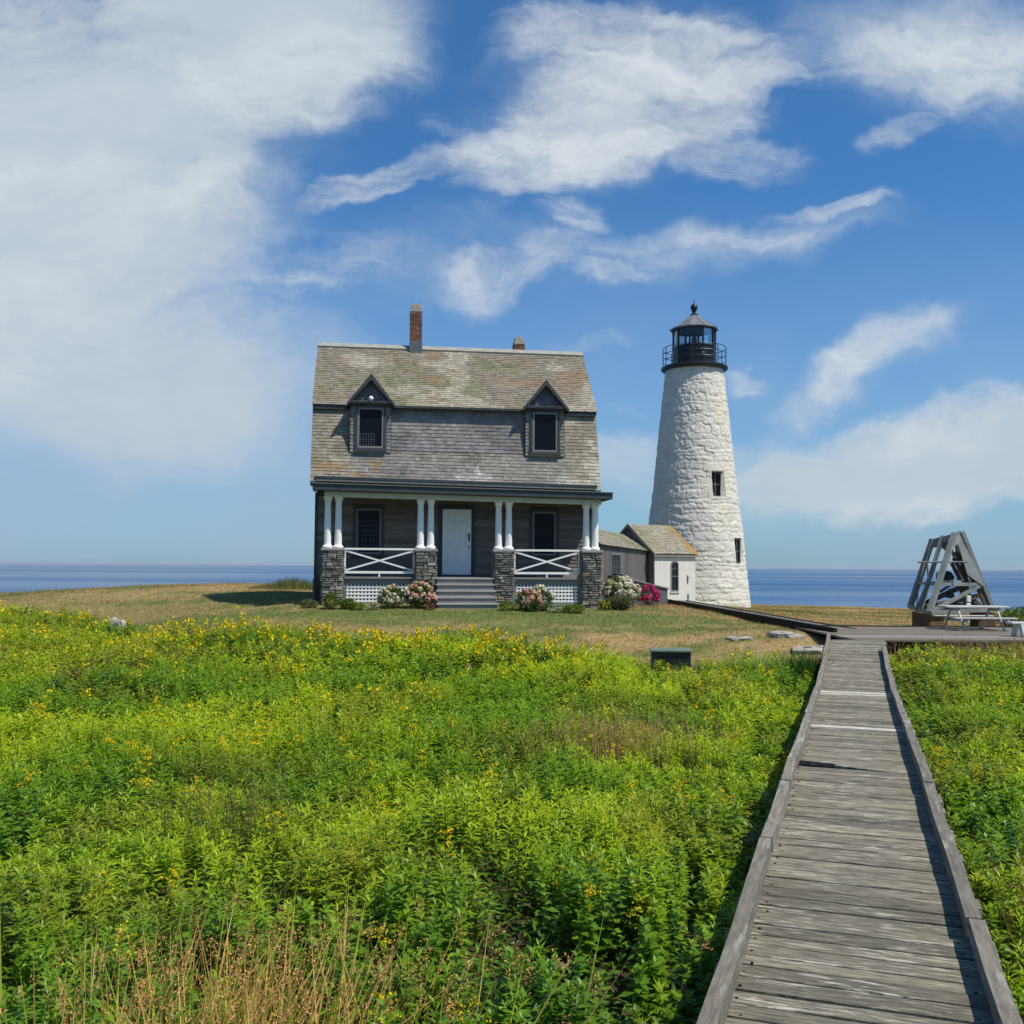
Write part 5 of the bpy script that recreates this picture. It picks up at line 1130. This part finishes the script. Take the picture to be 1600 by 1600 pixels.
for px, py, hw_, hh_, tilt, stg, soft in CL:
    mp = N.new('ShaderNodeMapping'); mp.vector_type = 'TEXTURE'; mp.inputs['Location'].default_value = ((px - 800) / F, (885 - py) / F, 0); mp.inputs['Rotation'].default_value = (0, 0, math.radians(tilt)); mp.inputs['Scale'].default_value = (hw_ / F, hh_ / F, 1); L.new(WV, mp.inputs[0])
    ln = N.new('ShaderNodeVectorMath'); ln.operation = 'LENGTH'; L.new(mp.outputs[0], ln.inputs[0])
    v = ss(ln.outputs['Value'], 1.25, 1.25 - soft * 1.1, 0, stg); acc = v if acc is None else mth('MAXIMUM', acc, v)
VL = [(0, 300, 520, 470, 0, .97, 1.), (330, 60, 360, 190, 10, .86, .8), (200, 590, 430, 200, -5, .78, 1.), (1500, 720, 640, 105, 4, .85, 1.), (1480, 40, 330, 170, 0, .60, 1.), (1000, 730, 330, 90, 5, .55, 1.), (640, 420, 330, 110, 10, .32, 1.), (1100, 400, 420, 60, 8, .35, 1.), (1330, 580, 230, 60, 28, .45, 1.), (960, 120, 330, 190, 12, .4, 1.)]
va = None
for px, py, hw_, hh_, tilt, stg, soft in VL:
    mp = N.new('ShaderNodeMapping'); mp.vector_type = 'TEXTURE'; mp.inputs['Location'].default_value = ((px - 800) / F, (885 - py) / F, 0); mp.inputs['Rotation'].default_value = (0, 0, math.radians(tilt)); mp.inputs['Scale'].default_value = (hw_ / F, hh_ / F, 1); L.new(WV, mp.inputs[0])
    ln = N.new('ShaderNodeVectorMath'); ln.operation = 'LENGTH'; L.new(mp.outputs[0], ln.inputs[0])
    v = ss(ln.outputs['Value'], 1.3, 1.3 - soft, 0, stg); va = v if va is None else mth('MAXIMUM', va, v)
n1 = noise(WV, 6.5, 10, .62, .3, math.radians(-18), (.55, 1.5, 1)); n2 = noise(WV, 26, 6, .55, .2, math.radians(-18), (.4, 1.6, 1)); n3 = noise(cb.outputs[0], 2.2, 4, .5)
n4 = noise(WV, 15, 8, .66, .6, math.radians(-20), (.30, 1.7, 1)); n5 = noise(WV, 13, 9, .68, 0, 0, (1, 1.2, 1), (3, 1, 0))
tex = mth('ADD', mth('ADD', mth('MULTIPLY', n1.outputs['Fac'], .40), mth('MULTIPLY', n4.outputs['Fac'], .32)), mth('MULTIPLY', n5.outputs['Fac'], .28))
dens = mth('ADD', acc, mth('MULTIPLY', mth('SUBTRACT', tex, .48), 3.6))
cov = mth('MULTIPLY', ss(dens, .16, 1.55), ss(acc, .0, .62))
cov = mth('MULTIPLY', cov, .95)
# thin milky veil toward the horizon
elv = V_
veil = mth('MULTIPLY', ss(elv, .42, .0, 0., .95), ss(n3.outputs['Fac'], .35, .7, .45, 1.))
up_ = mth('GREATER_THAN', sp.outputs[2], -.02)
tint = N.new('ShaderNodeMix'); tint.data_type = 'RGBA'; tint.blend_type = 'MULTIPLY'; tint.inputs[0].default_value = 1.; L.new(sky.outputs[0], tint.inputs[6]); tint.inputs[7].default_value = (.40, .84, 1.18, 1)
m1 = N.new('ShaderNodeMix'); m1.data_type = 'RGBA'; L.new(veil, m1.inputs[0]); L.new(tint.outputs[2], m1.inputs[6]); m1.inputs[7].default_value = (3.2, 4.2, 5.7, 1)
m15 = N.new('ShaderNodeMix'); m15.data_type = 'RGBA'; L.new(mth('MULTIPLY', mth('MULTIPLY', ss(mth('ADD', va, mth('MULTIPLY', mth('SUBTRACT', tex, .46), 1.9)), .05, 1.0, 0., .96), ss(va, .0, .3)), mth('MAXIMUM', mth('MINIMUM', mth('MULTIPLY', va, 1.5), 1.), 0.)), m15.inputs[0]); L.new(m1.outputs[2], m15.inputs[6]); m15.inputs[7].default_value = (4.8, 5.6, 6.3, 1)
shade = ss(tex, .35, .65, .86, 1.04); cc = N.new('ShaderNodeVectorMath'); cc.operation = 'SCALE'; cc.inputs[0].default_value = (6.2, 6.7, 7.1); L.new(shade, cc.inputs['Scale'])
m2 = N.new('ShaderNodeMix'); m2.data_type = 'RGBA'; L.new(cov, m2.inputs[0]); L.new(m15.outputs[2], m2.inputs[6]); L.new(cc.outputs[0], m2.inputs[7])
L.new(m2.outputs[2], bg.inputs[0])
HZ = bpy.data.materials.new('sea_air'); HZ.use_nodes = True; hn = HZ.node_tree; hn.nodes.clear()
ho = hn.nodes.new('ShaderNodeOutputMaterial'); pv = hn.nodes.new('ShaderNodeVolumePrincipled'); pv.inputs['Color'].default_value = (.80, .88, .95, 1); pv.inputs['Density'].default_value = .00006; pv.inputs['Anisotropy'].default_value = .2
hn.links.new(pv.outputs[0], ho.inputs['Volume'])
mb = MB(); mb.box(-20000, 20000, -500, 20000, -13.5, 15.3); tag(mb.build('haze', HZ), 'thin pale sea haze softening the far horizon', kind='stuff')
# ---------------------------------------------------------------- camera
cd = bpy.data.cameras.new('camera'); co = bpy.data.objects.new('camera', cd); COL.objects.link(co); S.camera = co
cd.sensor_fit = 'HORIZONTAL'; cd.sensor_width = 36; cd.lens = 36 * F / 1600; cd.clip_start = .05; cd.clip_end = 100000
co.matrix_world = Matrix(((RR.x, UU.x, -FF.x, 0), (RR.y, UU.y, -FF.y, 0), (RR.z, UU.z, -FF.z, CZ), (0, 0, 0, 1)))
S.view_settings.view_transform = 'Standard'; S.view_settings.look = 'None'; S.view_settings.exposure = .12; S.view_settings.gamma = 1
S.render.resolution_x = 1024; S.render.resolution_y = 1024
print('leaves', tot)
